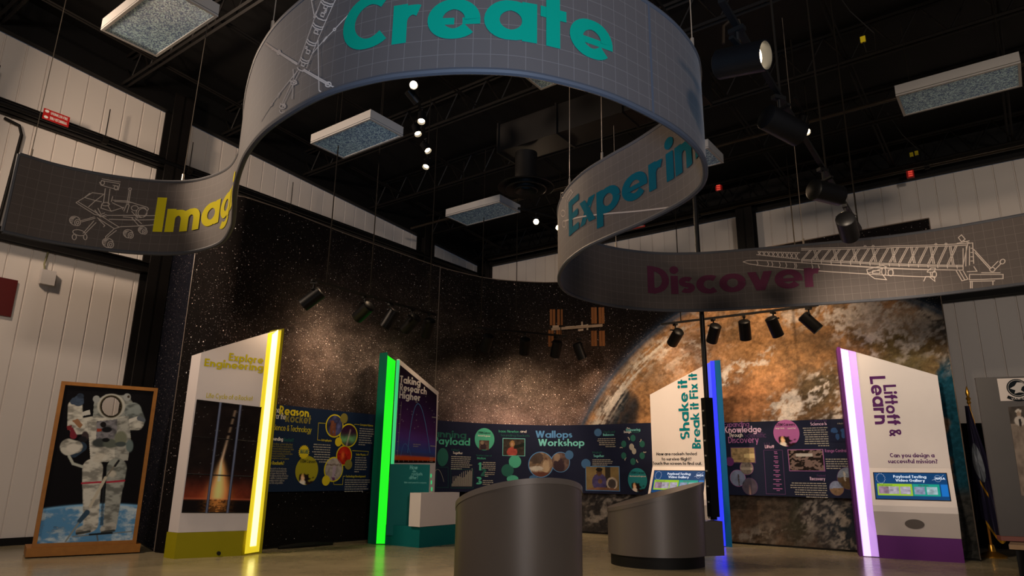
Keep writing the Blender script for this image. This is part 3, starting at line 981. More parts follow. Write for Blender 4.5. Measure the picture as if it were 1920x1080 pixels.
def paint_mural(X, Y, S, Z):
    c = paint_sky(X, Y)
    rho = np.hypot(S - EC[0], Z - EC[1]) / ER
    depth = (1 - rho) * ER                                   # metres inside the limb
    wx = X + 34 * (fbm(X / 42, Y / 42, 21, 5) - .5) * 2; wy = Y + 34 * (fbm(X / 42, Y / 42, 31, 5) - .5) * 2
    f = sstep(.30, .68, fbm(wx / 55, wy / 38, 41, 6, .6)); ff = sstep(.25, .75, fbm(X / 7, Y / 5, 57, 5, .65)); f2 = fbm(wx / 10, wy / 8, 51, 5, .6)
    ridge = (1 - np.abs(2 * fbm(wx / 20, wy / 13, 61, 6, .62) - 1)) ** 3
    tan = np.array((.43, .228, .100)); brown = np.array((.165, .098, .048))
    e = brown + (tan - brown) * (.15 + .85 * f)[..., None]

    def blend(m, col):
        nonlocal e
        m = np.clip(m, 0, 1)[..., None]; e = e * (1 - m) + np.asarray(col) * m

    def g(cx, cy, rx, ry, rot=0.0, p=1.0):
        dx, dy = wx - cx, wy - cy; k, s = math.cos(rot), math.sin(rot)
        return np.exp(-((np.abs(dx * k + dy * s) / rx) ** 2 + (np.abs(-dx * s + dy * k) / ry) ** 2) ** p)
    blend(g(1385, 755, 95, 55) * .8, (.44, .185, .080))                                  # red desert
    blend(g(1300, 650, 60, 60) * .55 * ff, (.24, .17, .155))                              # mauve mountains
    blend(ridge * .45 * (1 - f * .5), (.115, .075, .045))
    blend(g(1530, 722, 70, 42, -.5, 1.4) * .85, (.060, .054, .034))                       # dark green country
    blend(g(1575, 800, 150, 36, -.15) * .75, (.045, .043, .036))
    blend(g(1690, 655, 110, 48, .45, 1.4) * .85, (.125, .098, .042)); blend(g(1705, 690, 70, 26, .3) * .55, (.052, .062, .030))
    blend(g(1600, 580, 60, 14, .1) * .6, (.05, .062, .052))
    blend(g(1178, 788, 24, 40, .3, 2) * .95, (.012, .020, .030))                          # the gulf and the ocean
    blend(g(1128, 800, 22, 70, .5, 2) * .9, (.010, .022, .040)); blend(g(1158, 765, 8, 40, .35, 2) * .9, (.014, .024, .034))
    blend(sstep(0, 10, wx - (1756 + (wy - 690) * .10)) * sstep(640, 690, wy), (.008, .052, .082))
    blend(g(1748, 610, 22, 46, -.75, 2) * .85, (.016, .040, .054))
    e = e * (.72 + .56 * ff)[..., None]
    low = sstep(905, 935, Y)                                                             # below the text rail: darker ground, with the dimmer light painted in
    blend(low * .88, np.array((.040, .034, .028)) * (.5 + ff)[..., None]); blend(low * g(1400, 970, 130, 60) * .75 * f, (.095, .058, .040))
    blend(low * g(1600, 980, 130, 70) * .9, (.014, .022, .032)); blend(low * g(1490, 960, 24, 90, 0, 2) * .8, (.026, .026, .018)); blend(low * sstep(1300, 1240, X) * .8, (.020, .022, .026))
    # clouds, combed along the wind
    ku, kv = wx * .84 - wy * .54, wx * .54 + wy * .84
    a1 = fbm(ku / 46, kv / 13, 81, 6, .62); a2 = fbm(X / 10, Y / 8, 85, 5, .62)
    cl = sstep(.47, .62, .58 * a1 + .42 * a2); cs = sstep(.50, .60, .45 * a1 + .55 * a2)
    cw = np.array((.54, .48, .43)) * (1 - .62 * low)[..., None]  # cloud white dimmed by the same painted shade
    for m, k in ((g(1375, 688, 58, 13, -.38, 1.6), 1.1), (g(1425, 655, 34, 7, -.3), .8), (g(1475, 765, 34, 18, -.8), .9), (g(1300, 640, 70, 50), .5), (g(1230, 590, 60, 30, -.6), .9), (g(1500, 600, 120, 12, .1), .4)): blend(m * k * 1.35 * cs, cw)
    for m, k in ((g(1525, 735, 135, 26, -.55, 1.4), 1.2), (g(1585, 772, 90, 30, -.5), 1.0), (g(1560, 690, 60, 10, -.2), .8), (g(1650, 600, 150, 52, .16, 1.8), 1.15), (g(1640, 570, 90, 20, .1), 1.0), (g(1745, 590, 40, 22, .5), .9), (g(1782, 650, 16, 80, -.45), 1.1),
                 (g(1590, 980, 110, 30, .8), 1.2), (g(1540, 950, 26, 60, .6), 1.0), (g(1610, 1015, 60, 16), 1.1), (g(1170, 960, 70, 70), .9), (g(1400, 1005, 120, 20), .6)): blend(m * k * 1.45 * cl, cw)
    blend(g(1665, 597, 84, 26, .16, 1.5) * .45, cw)
    # a belt of cloud combed beside the limb on the left
    band = np.exp(-((depth - .34) / .17) ** 2) * sstep(1330, 1240, X) * (1 - low)
    blend(band * sstep(.44, .60, .6 * fbm(S * 1.2 + Z * 1.0, depth * 24, 71, 5, .6) + .4 * a2) * 1.1, (.50, .45, .40))
    blend(np.exp(-((depth - .05) / .07) ** 2) * .9, (.030, .062, .11))                   # blue air along the limb
    m = sstep(0.0, .03, depth)
    c[..., :3] = c[..., :3] * (1 - m[..., None]) + e * m[..., None]
    halo = np.exp(-np.clip(-depth, 0, 9) / .05) * (1 - m)
    c[..., :3] += halo[..., None] * np.array((.010, .022, .045))
    c[..., 3] *= (1 - m)
    return c


def mural_panel(name, surf, s0, s1, ds, fn, parent, label=None, off=0.0):
    ns = max(2, int((s1 - s0) / ds)); nz = int(MZ / ds)
    ss = np.linspace(s0, s1, ns); zz = np.linspace(0.03, MZ, nz)
    PP = np.array([surf.pt(s, 0, off)[:2] for s in ss])
    S, Z = np.meshgrid(ss, zz)
    W = np.stack([np.broadcast_to(PP[:, 0], S.shape), np.broadcast_to(PP[:, 1], S.shape), Z], -1)
    q = W - ORG; w = q @ _F
    X = 960 + F_PX * (q @ CR_) / w; Y = 540 - F_PX * (q @ CU_) / w
    col = np.clip(fn(X, Y, S, Z), 0, 1)
    mb = MB(); mb.v = W.reshape(-1, 3); mb.c = col.reshape(-1, 4); mb.uv = np.stack([S, Z], -1).reshape(-1, 2)
    idx = np.arange(ns * nz).reshape(nz, ns)
    mb.f = np.stack([idx[:-1, :-1], idx[:-1, 1:], idx[1:, 1:], idx[1:, :-1]], -1).reshape(-1, 4).tolist()
    return mb.build(name, MATS['mural'], parent, label)


mural = thing('space_mural', 'tall curved printed mural of the Milky Way and the Earth standing behind all the kiosks', 'mural', (1.0, 12.6, 0))
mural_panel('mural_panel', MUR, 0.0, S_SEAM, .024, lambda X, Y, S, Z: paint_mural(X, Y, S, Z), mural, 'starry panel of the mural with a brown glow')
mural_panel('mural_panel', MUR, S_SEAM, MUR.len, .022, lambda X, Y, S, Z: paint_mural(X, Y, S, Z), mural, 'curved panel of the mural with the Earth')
RET = PathSurf([(-5.80, 11.30), (-4.6, 9.6)])
mural_panel('mural_panel', RET, 0.0, RET.len, .03, lambda X, Y, S, Z: np.concatenate([np.broadcast_to((.0045, .0055, .011), X.shape + (3,)), np.full(X.shape + (1,), .22)], -1), mural, 'dark blue end panel of the mural')
# back of the mural: thickness and supporting frame
mb = MB()
fr = MUR.offset(0.0)
for a, b, z0, z1 in ((-.06, -.015, 0.0, MZ),):
    D = MUR.D[::4].tolist() + [MUR.D[-1].tolist()]
    S_ = MUR.S[::4].tolist() + [MUR.len]
    f_ = [MUR.pt(s, 0, b)[:2] for s in S_]; r_ = [MUR.pt(s, 0, a)[:2] for s in S_]
    for i in range(len(f_) - 1): mb.prism([f_[i], f_[i + 1], r_[i + 1], r_[i]], z0, z1)
mb.prism([RET.pt(0, 0, -.02)[:2], RET.pt(RET.len, 0, -.02)[:2], RET.pt(RET.len, 0, -.06)[:2], RET.pt(0, 0, -.06)[:2]], 0, MZ)
mb.build('backing', black, mural)
mb = MB()
mb.tube([MUR.pt(s, MZ, .004) for s in np.linspace(0, MUR.len, 90)], .008, 5)
for s in (0.004, S_SEAM, MUR.len):
    mb.tube([MUR.pt(s, 0.02, .004), MUR.pt(s, MZ, .004)], .007, 5)
mb.build('edge_trim', mat('mural_edge_trim', (.16, .125, .10), .4), mural)

# the space station printed on the mural
iss = MB()


def iss_uv(px, py): return MUR.uv(px, py)


def iss_rect(x0, y0, x1, y1, col):
    a = iss_uv(x0, y1); b = iss_uv(x1, y0)
    iss.add([MUR.pt(a[0], a[1], .006), MUR.pt(b[0], a[1], .006), MUR.pt(b[0], b[1], .006), MUR.pt(a[0], b[1], .006)], [(0, 1, 2, 3)], (*lin(*col), 1))


for x0, y0, h in ((1031, 580, 30), (1045, 580, 30), (1109, 576, 31), (1123, 576, 31), (1028, 619, 31), (1043, 617, 12), (1109, 620, 29), (1124, 620, 29)):
    for k in (0, 5.6):
        iss_rect(x0 + k, y0, x0 + k + 4.4, y0 + h, (128, 82, 46))
iss_rect(1034, 612.5, 1130, 615, (150, 130, 110)); iss_rect(1060, 611, 1078, 617.5, (196, 178, 158)); iss_rect(1080, 609, 1100, 616, (205, 190, 170)); iss_rect(1084, 616, 1094, 621, (180, 160, 140))
iss_rect(1100, 608, 1103, 619, (190, 175, 155)); iss_rect(1036, 610, 1048, 616, (170, 150, 130)); iss_rect(1110, 610, 1126, 613.5, (165, 150, 130)); iss_rect(1090, 603, 1093, 611, (160, 140, 120))
iss.build('space_station_print', PRINT, mural)

# black cable cover lying on the floor in front of the mural
mb = MB()
p = at(575, 1026, 0)
mb.tube([(p[0] - .30, p[1] - .33, .02), (p[0] - .1, p[1] - .12, .03), (p[0] + .1, p[1] + .12, .03), (p[0] + .28, p[1] + .36, .02)], [.02, .035, .035, .02], 8)
tag(mb.build('cable_cover', black), 'black rubber cable cover lying on the floor along the starry mural', 'cable cover')

# ================================================================== RIBBON SIGN
RP = [(-4.83, 6.22), (-4.6, 6.48), (-4.23, 6.71), (-3.78, 6.84), (-3.35, 6.8), (-2.9, 6.5), (-2.6, 6.05), (-2.4, 5.6), (-2.22, 5.15), (-2.03, 4.75), (-1.83, 4.4), (-1.56, 4.05), (-1.16, 3.69), (-.8, 3.5), (-.49, 3.42), (-.2, 3.395),
      (.1, 3.43), (.48, 3.59), (.78, 3.8), (1.07, 4.07), (1.3, 4.4), (1.42, 4.75), (1.43, 5.0), (1.35, 5.3), (1.13, 5.75), (.9, 6.12), (.7, 6.5), (.56, 7.0), (.53, 7.55), (.62, 8.05), (.85, 8.45), (1.33, 8.85), (1.93, 9.06), (2.5, 9.05),
      (3.1, 8.88), (4.3, 8.45), (5.05, 8.08), (5.8, 7.5), (6.3, 7.0)]
RD = catmull(RP, 12)
RIB = PathSurf(RD)
RIBB = PathSurf(RD, rev=True)
ZB, ZT = 3.2, 4.0
ribbon = thing('ribbon_banner', 'long grey fabric ribbon sign hung in loops with the words Imagine, Create, Experiment and Discover', 'hanging banner', (0, 6.0, 3.2))
mb = MB(); uvs = []
ss = np.linspace(0, RIB.len, 420); zs = np.linspace(ZB + .012, ZT - .012, 7)
for side in (.011, -.011):
    n0 = len(mb.v)
    for s in ss:
        for z in zs:
            mb.v.append(RIB.pt(s, z, side)); uvs.append((s, z - ZB)); mb.c.append((0, 0, 0, 1))
    nz = len(zs)
    for i in range(len(ss) - 1):
        for j in range(nz - 1):
            a = n0 + i * nz + j
            mb.f.append((a, a + nz, a + nz + 1, a + 1) if side > 0 else (a + 1, a + nz + 1, a + nz, a))
mb.uv = uvs
mb.build('fabric', ribbon_material(), ribbon, smooth=True)
hem_m = mat('hem_cool_tint', (0.052, 0.055, 0.066), .6, spec=.3)  # cool daylight under the fabric edge, put into the colour as a bluish tint
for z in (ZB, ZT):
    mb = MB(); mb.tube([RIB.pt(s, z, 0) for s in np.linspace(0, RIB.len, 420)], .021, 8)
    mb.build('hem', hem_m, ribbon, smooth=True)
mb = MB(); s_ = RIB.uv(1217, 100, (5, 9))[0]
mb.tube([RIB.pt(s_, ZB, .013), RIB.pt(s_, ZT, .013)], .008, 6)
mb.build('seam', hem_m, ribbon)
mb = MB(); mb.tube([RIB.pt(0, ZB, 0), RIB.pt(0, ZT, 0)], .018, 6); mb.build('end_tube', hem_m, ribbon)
for word, sf, s0, s1, z, m_, nm in (('Imagine', RIB, 1.286, 3.36, 3.432, t_imagine, 'lettering'), ('Create', RIB, 5.753, 7.427, 3.395, t_create, 'lettering'), ('Experiment', RIBB, -11.12, -8.06, 3.435, t_experi, 'lettering'),
                                   ('Discover', RIB, 13.995, 16.24, 3.425, t_discover, 'lettering')):
    mb = MB(); put_text(mb, sf, word, s0, z, .382, .23, .055, fit=s1 - s0, off=.0165, n=14, lift=.0004)
    mb.build(nm, m_, ribbon, 'word %s in large letters' % word)


def px_lines(mb, surf, lines, w, r, off=.015):
    for ln in lines:
        pts = []
        for q in ln:
            h = surf.uv(q[0], q[1], r)
            if h: pts.append(h)
        if len(pts) > 1: draw(mb, surf, pts, w, off)


def crop(lines, x0, y0, k): return [[(x0 + a / k, y0 + b / k) for a, b in ln] for ln in lines]


def ring(cx, cy, rx, ry, rot=0, a0=0, a1=360, n=18):
    o = []
    for i in range(n + 1):
        t = math.radians(a0 + (a1 - a0) * i / n); x, y = rx * math.cos(t), ry * math.sin(t)
        o.append((cx + x * math.cos(rot) - y * math.sin(rot), cy + x * math.sin(rot) + y * math.cos(rot)))
    return o


# a wheeled rover, drawn in line, left of the first word
rv = []
for cx, cy, r in ((140, 640, 72), (560, 920, 74), (820, 805, 66), (1003, 760, 58)):
    rv += [ring(cx, cy, r, r * .78, .35, 40, 320), ring(cx + r * .45, cy + r * .3, r * .52, r * .56), ring(cx + r * .45, cy + r * .3, r * .22, r * .26)]
    for k in range(7):
        a = -1.9 + k * .32
        rv.append([(cx - r * .9 * math.cos(a * .6), cy + r * .72 * math.sin(a) + 12), (cx + r * .1 - 6 * k, cy + r * .95 * math.sin(a) + 26)])
rv += [[(150, 410), (360, 285), (510, 305)], [(150, 410), (390, 560), (540, 590)], [(260, 345), (400, 385), (480, 400)], [(310, 465), (400, 385), (500, 310)], [(170, 395), (380, 520)], [(330, 290), (260, 345)],
       [(500, 420), (525, 230)], [(560, 430), (585, 235)], [(470, 130), (700, 170)], [(450, 150), (470, 190), (560, 215), (690, 250), (710, 170)], [(480, 110), (720, 150)], [(620, 190), (690, 205)], ring(660, 225, 22, 26), ring(490, 160, 24, 26),
       ring(530, 430, 48, 22), [(480, 430), (470, 480), (600, 520), (560, 450)], [(800, 430), (830, 250)], [(820, 430), (850, 250)], ring(840, 240, 18, 14), [(760, 520), (800, 430), (830, 440), (800, 540)],
       [(620, 380), (800, 390), (1060, 470)], [(640, 395), (860, 410)], ring(985, 535, 72, 62, -.6), ring(1000, 540, 60, 55, -.6), [(1060, 470), (1075, 490), (1040, 560)], [(540, 570), (900, 570), (1170, 575)], [(570, 620), (1170, 625)],
       [(720, 715), (1150, 690)], [(380, 520), (700, 720)], [(420, 600), (640, 740), (720, 715)], [(210, 640), (390, 590)], [(220, 655), (400, 605)], [(380, 640), (240, 800)], [(410, 660), (270, 800)], ring(190, 790, 80, 36, .2), ring(130, 845, 26, 34), ring(270, 845, 22, 34),
       [(640, 740), (530, 840), (530, 870)], [(670, 760), (550, 850)], [(860, 600), (950, 700), (1010, 700)], [(900, 600), (990, 680)], [(750, 590), (880, 600)], ring(900, 480, 44, 32), [(440, 620), (520, 700), (500, 720)], [(600, 520), (760, 470), (740, 500)], [(610, 410), (760, 480)],
       [(430, 480), (470, 560), (520, 540)], [(390, 500), (460, 590), (540, 560)], [(620, 330), (600, 400)], [(860, 520), (940, 610)]]
mb = MB(); px_lines(mb, RIB, crop(rv, 120, 320, 6.75), .0075, (0, 3)); mb.build('line_drawing', t_line, ribbon, 'line drawing of a six wheeled rover')

# a sounding rocket payload with booms, before the second word
rk = []
P0, P1 = np.array((400, 590.)), np.array((655, -60.))
ax = (P1 - P0) / np.hypot(*(P1 - P0)); nx = np.array((-ax[1], ax[0]))
Lr = np.hypot(*(P1 - P0))
for o, l0 in ((-44, 20), (44, 20)):
    rk.append([tuple(P0 + nx * o * .85 + ax * l0), tuple(P1 + nx * o * 1.3)])
for t in (.0, .10, .13, .33, .36, .54, .57, .66, .84, .87, .93):
    c_ = P0 + ax * t * Lr; hw = 38 + 18 * t
    rk.append([tuple(c_ + nx * hw), tuple(c_ + nx * hw * .5 - ax * 14), tuple(c_ - nx * hw * .5 - ax * 14), tuple(c_ - nx * hw)])
for t in (.06, .22, .48, .70, .80):
    c_ = P0 + ax * t * Lr
    rk.append([tuple(c_ + ax * a + nx * b) for a, b in ((-14, -14), (14, -14), (14, 14), (-14, 14), (-14, -14))])
for t, o in ((.25, -24), (.27, -26), (.46, 20), (.74, 12), (.76, 12)):
    c_ = P0 + ax * t * Lr + nx * o; rk.append([tuple(c_ - nx * 10), tuple(c_ + nx * 10)])
rk += [[(95, 372), (365, 555)], [(100, 366), (370, 545)], [(410, 600), (620, 725)], [(420, 592), (630, 715)], [(620, 720), (690, 755)], ring(210, 450, 16, 18), ring(625, 722, 24, 20), ring(158, 418, 7, 8), [(330, 515), (325, 540)], [(468, 600), (460, 625)],
       [(800, 130), (680, 258)], [(676, 262), (490, 465)], ring(678, 260, 10, 10), [(620, 320), (585, 365)], [(612, 318), (580, 358)], [(540, 350), (548, 770), (575, 797)], [(370, 605), (60, 1030)], [(214, 790), (195, 830)], [(222, 795), (200, 835)], ring(150, 890, 6, 12, .6),
       [(385, 610), (250, 890)], [(365, 605), (238, 880)], [(330, 590), (334, 660), (322, 845)], ring(335, 705, 26, 18), [(305, 690), (365, 715)], [(320, 740), (350, 680)], ring(243, 905, 26, 18), [(222, 880), (268, 912)], [(225, 930), (262, 880)], ring(238, 940, 22, 20, 0, 20, 200),
       [(485, 20), (510, 150)], [(480, 15), (540, -5)], ring(512, 150, 8, 12), [(530, 100), (505, 150)]]
mb = MB(); px_lines(mb, RIB, crop(rk, 480, 0, 4.5), .0082, (3.5, 9)); mb.build('line_drawing', t_line, ribbon, 'line drawing of a rocket payload with booms')

# small deployed instrument near the third word (other face of the ribbon)
sa = [[(1054, 360), (1050, 420)], ring(1057, 366, 3, 5), ring(1058, 400, 4, 6), ring(1060, 420, 3, 6), [(1064, 370), (1073, 356), (1076, 362)], [(1066, 378), (1077, 360)], [(1063, 375), (1062, 432)], [(1066, 380), (1065, 430)], [(1062, 415), (1262, 389)], [(1062, 414), (1262, 388)]]
mb = MB(); px_lines(mb, RIBB, sa, .008, (-12.2, -8)); mb.build('line_drawing', t_line, ribbon, 'line drawing of a small instrument with a long boom')

# the launcher rail with rocket beside the last word
ln = [[(1393, 491.5), (1402, 489), (1420, 488.5), (1500, 493), (1745, 506.5)], [(1393, 491.5), (1405, 495.5), (1430, 499), (1500, 506), (1620, 514), (1752, 520)]]
for x in (1419, 1439, 1447, 1461, 1473, 1489, 1492, 1522, 1534): ln.append([(x, 489.5 + (x - 1419) * .065), (x + 2, 494.5 + (x - 1419) * .07), (x, 499 + (x - 1419) * .075)])
# boom truss, thin outer part
for i in range(9):
    x = 1421 + i * 8.6; y0 = 472.5 + i * .35; y1 = 479 + i * .85
    ln += [[(x, y1), (x + 6, y0)], [(x, y0), (x + 6, y1)]]
ln += [[(1418, 478), (1500, 487)], [(1421, 472.5), (1500, 474.5)]]
# main rail
ln += [[(1502, 466.5), (1680, 461.5), (1815, 457)], [(1502, 469.5), (1680, 464.5), (1815, 460)], [(1495, 492.5), (1600, 499), (1806, 507)], [(1502, 487), (1600, 491), (1806, 498)], [(1502, 489.5), (1600, 493.5), (1806, 500.5)]]
for i in range(17):
    x = 1503 + i * 18.2; yt = 469 - (x - 1502) * .029; ybt = 487 + (x - 1502) * .036
    if i < 16: ln += [[(x, ybt), (x + 16, yt)], [(x + 3, ybt), (x + 19, yt)]]
    if i % 2: ln += [[(x + 4, yt), (x + 10, ybt)], [(x + 7, yt), (x + 13, ybt)]]
    ln += [[(x, ybt + 1), (x + 1, ybt + 7)]]
ln += [[(1806, 498), (1815, 457), (1824, 456), (1826, 495)], [(1806, 507), (1806, 466)], [(1811, 500), (1812, 462)], [(1818, 498), (1818, 462)], [(1820, 466), (1825, 466)], [(1820, 474), (1825, 474)], [(1820, 482), (1825, 482)], [(1820, 490), (1825, 490)],
       [(1797, 446), (1803, 441), (1810, 449), (1803, 454), (1797, 446)], [(1806, 452), (1818, 456)], [(1794, 457), (1818, 452)], [(1826, 468), (1858, 503)], [(1828, 474), (1856, 505)], ring(1861, 506, 5, 4), [(1858, 504), (1872, 490)], [(1864, 508), (1878, 494)], ring(1880, 491, 5, 4, -.7),
       [(1840, 512), (1876, 512)], [(1818, 515), (1881, 515), (1881, 523), (1818, 525), (1818, 515)], [(1818, 528), (1866, 527)], [(1793, 508), (1804, 527), (1815, 524), (1806, 508)], [(1799, 508), (1809, 525)], [(1820, 528), (1820, 541)], [(1823, 528), (1823, 541)], [(1862, 527), (1862, 535)], [(1826, 500), (1832, 509), (1813, 510)],
       [(1625, 506), (1655, 498), (1662, 501), (1640, 509), (1627, 513), (1625, 506)], [(1627, 514), (1640, 523), (1662, 525), (1655, 516)], ring(1657, 510, 4, 7), [(1636, 508), (1650, 508), (1650, 513), (1636, 513), (1636, 508)], ring(1670, 512, 5, 6), [(1664, 507), (1674, 506), (1674, 517), (1664, 517)],
       [(1738, 510), (1746, 503), (1754, 503), (1752, 511), (1738, 511)], [(1732, 528), (1736, 519), (1742, 519), (1753, 528), (1752, 519), (1742, 519)], ring(1752, 515, 4, 6), [(1744, 511), (1746, 519)]]
for x in (1622, 1637, 1755, 1774): ln.append(ring(x, 461 - (x - 1680) * .03, 2, 1.5))
mb = MB(); px_lines(mb, RIB, ln, .0095, (14, 19)); mb.build('line_drawing', t_line, ribbon, 'line drawing of a rocket on its launch rail')
# suspension wires
for px, py, r in ((56, 300, (0, 2)), (341, 348, (0, 3)), (508, 75, (3.5, 6)), (1299, 95, (7, 9)), (1129, 305, (9, 11)), (1068, 350, (10.5, 12)), (1155, 463, (12.5, 14.5)), (1508, 468, (15, 17))):
    h = RIB.uv(px, py, r)
    if not h: continue
    p = RIB.pt(h[0], ZT, 0)
    mb = MB(); mb.tube([p, (p[0] + .03, p[1] + .03, roof_z(p) + .6)], .0038, 5); mb.tube([p, (p[0], p[1], ZT + .09)], .012, 6)
    mb.build('suspension_wire', cable_m, ribbon)

# ================================================================== KIOSKS
t_glow = mat('screen_text_glow', (0, 0, 0), .4, emit=(.75, .86, 1.0), estr=.9)
t_glowd = mat('screen_text_dark', (0.01, 0.04, 0.03), .4)


def strip(surf, name, u0, u1, z0, z1a, z1b, material, parent, off=.004, label=None):
    """light strip or diffuser standing on a vertical surface"""
    mb = MB()
    a0, b0, a1, b1 = surf.pt(u0, z0, 0), surf.pt(u1, z0, 0), surf.pt(u0, z0, off), surf.pt(u1, z0, off)
    mb.add([a0, b0, b1, a1, (a0[0], a0[1], z1a), (b0[0], b0[1], z1b), (b1[0], b1[1], z1b), (a1[0], a1[1], z1a)], [(0, 1, 2, 3), (4, 7, 6, 5), (3, 2, 6, 7), (0, 4, 5, 1), (0, 3, 7, 4), (1, 5, 6, 2)])
    return mb.build(name, material, parent, label)


def text_px(parent, name, material, surf, items, w=.22, r=None, off=.003):
    """items: (string, start px, end px, cap in metres); the line starts and ends where the photo has it"""
    mb = MB()
    for s, p0, p1, cap in items:
        a, b = surf.uv(*p0, *([r] if r else [])), surf.uv(*p1, *([r] if r else []))
        du, dv = b[0] - a[0], b[1] - a[1]
        put_text(mb, surf, s, a[0], a[1], cap, w, fit=math.hypot(du, dv), rot=0, n=8, off=off)
    return mb.build(name, material, parent)


# ---- yellow kiosk
kA0, kA, kB, kD = (-4.22, 9.10), (-4.04, 8.97), (-3.36, 9.42), (-3.27, 9.68)
k1 = thing('exhibit_kiosk', 'tall white kiosk with a lit yellow edge, olive base and a rocket launch picture', 'exhibit kiosk', (-3.8, 9.25, 0))
zA0, zA, zB, zD = zo(kA0, 667), zo(kA, 661), zo(kB, 624), zo(kD, 618)
body = [kA0, kA, kB, kD, (-3.50, 9.70), (-3.80, 9.30)]
mb = MB(); mb.prism(body, .30, [zA0, zA, zB, zD, zB - .08, (zA + zB) / 2 - .14]); mb.build('body', white_p, k1)
mb = MB(); mb.prism([(-4.235, 9.10), (-4.04, 8.955), (-3.39, 9.385), (-3.36, 9.60), (-3.50, 9.68), (-3.80, 9.29)], 0, .298); mb.build('base', olive, k1, 'olive base')
fin = [kD, (-3.235, 9.70), (-3.445, 9.836), (-3.48, 9.816)]
mb = MB(); mb.prism(fin, 0, [zD, zD + .02, zD + .02, zD]); mb.build('fin', olive, k1, 'olive fin')
sf = PathSurf([kB, kD])
strip(sf, 'diffuser', .0, sf.len, .02, zB - .01, zD - .01, led_yf, k1, .006, 'yellow lit channel')
strip(sf, 'light_strip', sf.len * .30, sf.len * .72, .10, zB - .01, zD - .02, led_y, k1, .012, 'glowing yellow light strip')
K1 = PathSurf([kA, kB])
text_px(k1, 'title_lettering', t_olive, K1, [('Explore', (428.5, 676), (493, 684), .103), ('Engineering', (382.5, 686.5), (492.5, 702.5), .103)], .24)
text_px(k1, 'lettering', t_olive, K1, [('Life Cycle of a Rocket', (386.5, 746), (473, 754.5), .066)], .17)


def launch(A, B):
    c = np.zeros(A.shape + (3,)); n = fbm(A * 9, B * 14, 3, 5)
    c[:] = lin(14, 9, 10)
    c += (0.012 * n)[..., None] * np.array((1, .6, .5)) + ((fbm(A * 120, B * 190, 6, 1) > .94) & (B < .7))[..., None] * .10
    glow = np.exp(-(((A - .50) / .60) ** 2 + ((B - .88) / .13) ** 2)) * (.35 + 1.1 * n)
    c += glow[..., None] * np.array((.30, .045, .015))
    wid = .012 + .15 * np.clip((B - .50) / .38, 0, 1) ** 1.2
    core = np.exp(-((A - .505) / wid) ** 2) * sstep(.50, .72, B) * (1 - .3 * sstep(.8, .9, B))
    c += core[..., None] * np.array((1.0, .36, .06)) * .9
    ax_ = .60 - .12 * np.clip((B - .05) / .5, 0, 1)
    trail = np.exp(-((A - ax_) / .016) ** 2) * ((B > .06) & (B < .72)) * (.25 + .75 * sstep(.25, .6, B)) * (((B < .12) | (B > .14)) & ((B < .19) | (B > .22)) & ((B < .27) | (B > .30)) | (B > .4))
    c += trail[..., None] * np.array((1.0, .72, .5))
    flame = np.exp(-((A - .49) / (.02 + .08 * np.clip((B - .48) / .3, 0, 1))) ** 2) * sstep(.48, .62, B) * (1 - sstep(.86, .9, B))
    c += flame[..., None] * np.array((1.0, .62, .28))
    sea = B > .885
    refl = np.exp(-((A - .50) / .13) ** 2) * (.3 + .9 * (fbm(A * 30, B * 90, 8, 3) > .5))
    c = np.where(sea[..., None], np.array(lin(18, 12, 12)) + refl[..., None] * np.array((.75, .30, .07)) * .8, c)
    hor = np.exp(-((B - .88) / .008) ** 2)
    c += hor[..., None] * np.array((.22, .06, .03))
    for b in (.335, .667): c = np.where((np.abs(B - b) < .004)[..., None], np.array((.05, .05, .06)), c)
    return c


qd = [K1.uv(*p) for p in ((368.5, 749.5), (490, 764), (466.5, 961.5), (340, 961))]
pic = picture_rect('launch_picture', K1, 0, 0, 0, 0, 76, 150, launch, k1, quad=qd, off=.012)
for t in (.355, .665):
    tp = np.array(qd[0]) * (1 - t) + np.array(qd[1]) * t; bt = np.array(qd[3]) * (1 - t) + np.array(qd[2]) * t
    mb = MB(); mb.tube([K1.pt(*tp, .03), K1.pt(*bt, .03)], .017, 8); mb.build('slider_rail', steel, k1)
for b in (0.002, .335, .667, .998):
    l = np.array(qd[0]) * (1 - b) + np.array(qd[3]) * b; r_ = np.array(qd[1]) * (1 - b) + np.array(qd[2]) * b
    mb = MB(); mb.tube([K1.pt(*l, .018), K1.pt(*r_, .018)], .006, 5); mb.build('slider_frame', black_gloss, k1)
mb = MB(); p = K1.uv(409, 1036); mb.tube([K1.pt(p[0], .045, .0), K1.pt(p[0], .045, .06)], .022, 10); mb.build('caster', black, k1)

# ---- green kiosk
nm = np.array((.545, .84)); nm /= np.hypot(*nm)
gF0, gF1, gL1 = (-2.13, 11.15), (-1.985, 11.05), (-1.845, 11.07)
k2 = thing('exhibit_kiosk', 'kiosk with a lit green edge, sunset trajectory panel and white box on teal base', 'exhibit kiosk', (-1.5, 11.2, 0))
zF = zo(gF0, 662)
mb = MB(); mb.prism([gF0, gF1, (-2.045, 11.40), (-2.20, 11.50)], 0, [zF, zF + .0, zF, zF]); mb.build('fin', tealg, k2, 'dark green fin')
sf = PathSurf([gF1, gL1])
zg0, zg1 = zo(gF1, 664), zo(gL1, 677)
strip(sf, 'light_strip', 0, sf.len * .94, .01, zg0 - .02, zg1, led_g, k2, .01, 'glowing green light strip')
gP0, gP1 = np.array((-1.80, 11.08)), np.array((-1.237, 11.974))
zp0, zp1 = zo(gP0, 673), zo(gP1, 735)
nb = np.array((-nm[1], nm[0])) * .05
mb = MB(); mb.prism([tuple(gP0), tuple(gP1), tuple(gP1 + nb), tuple(gP0 + nb)], .28, [zp0, zp1, zp1, zp0]); mb.build('panel', white_p, k2)
sf = PathSurf([gL1, tuple(gP0 + np.array((.01, 0)))])
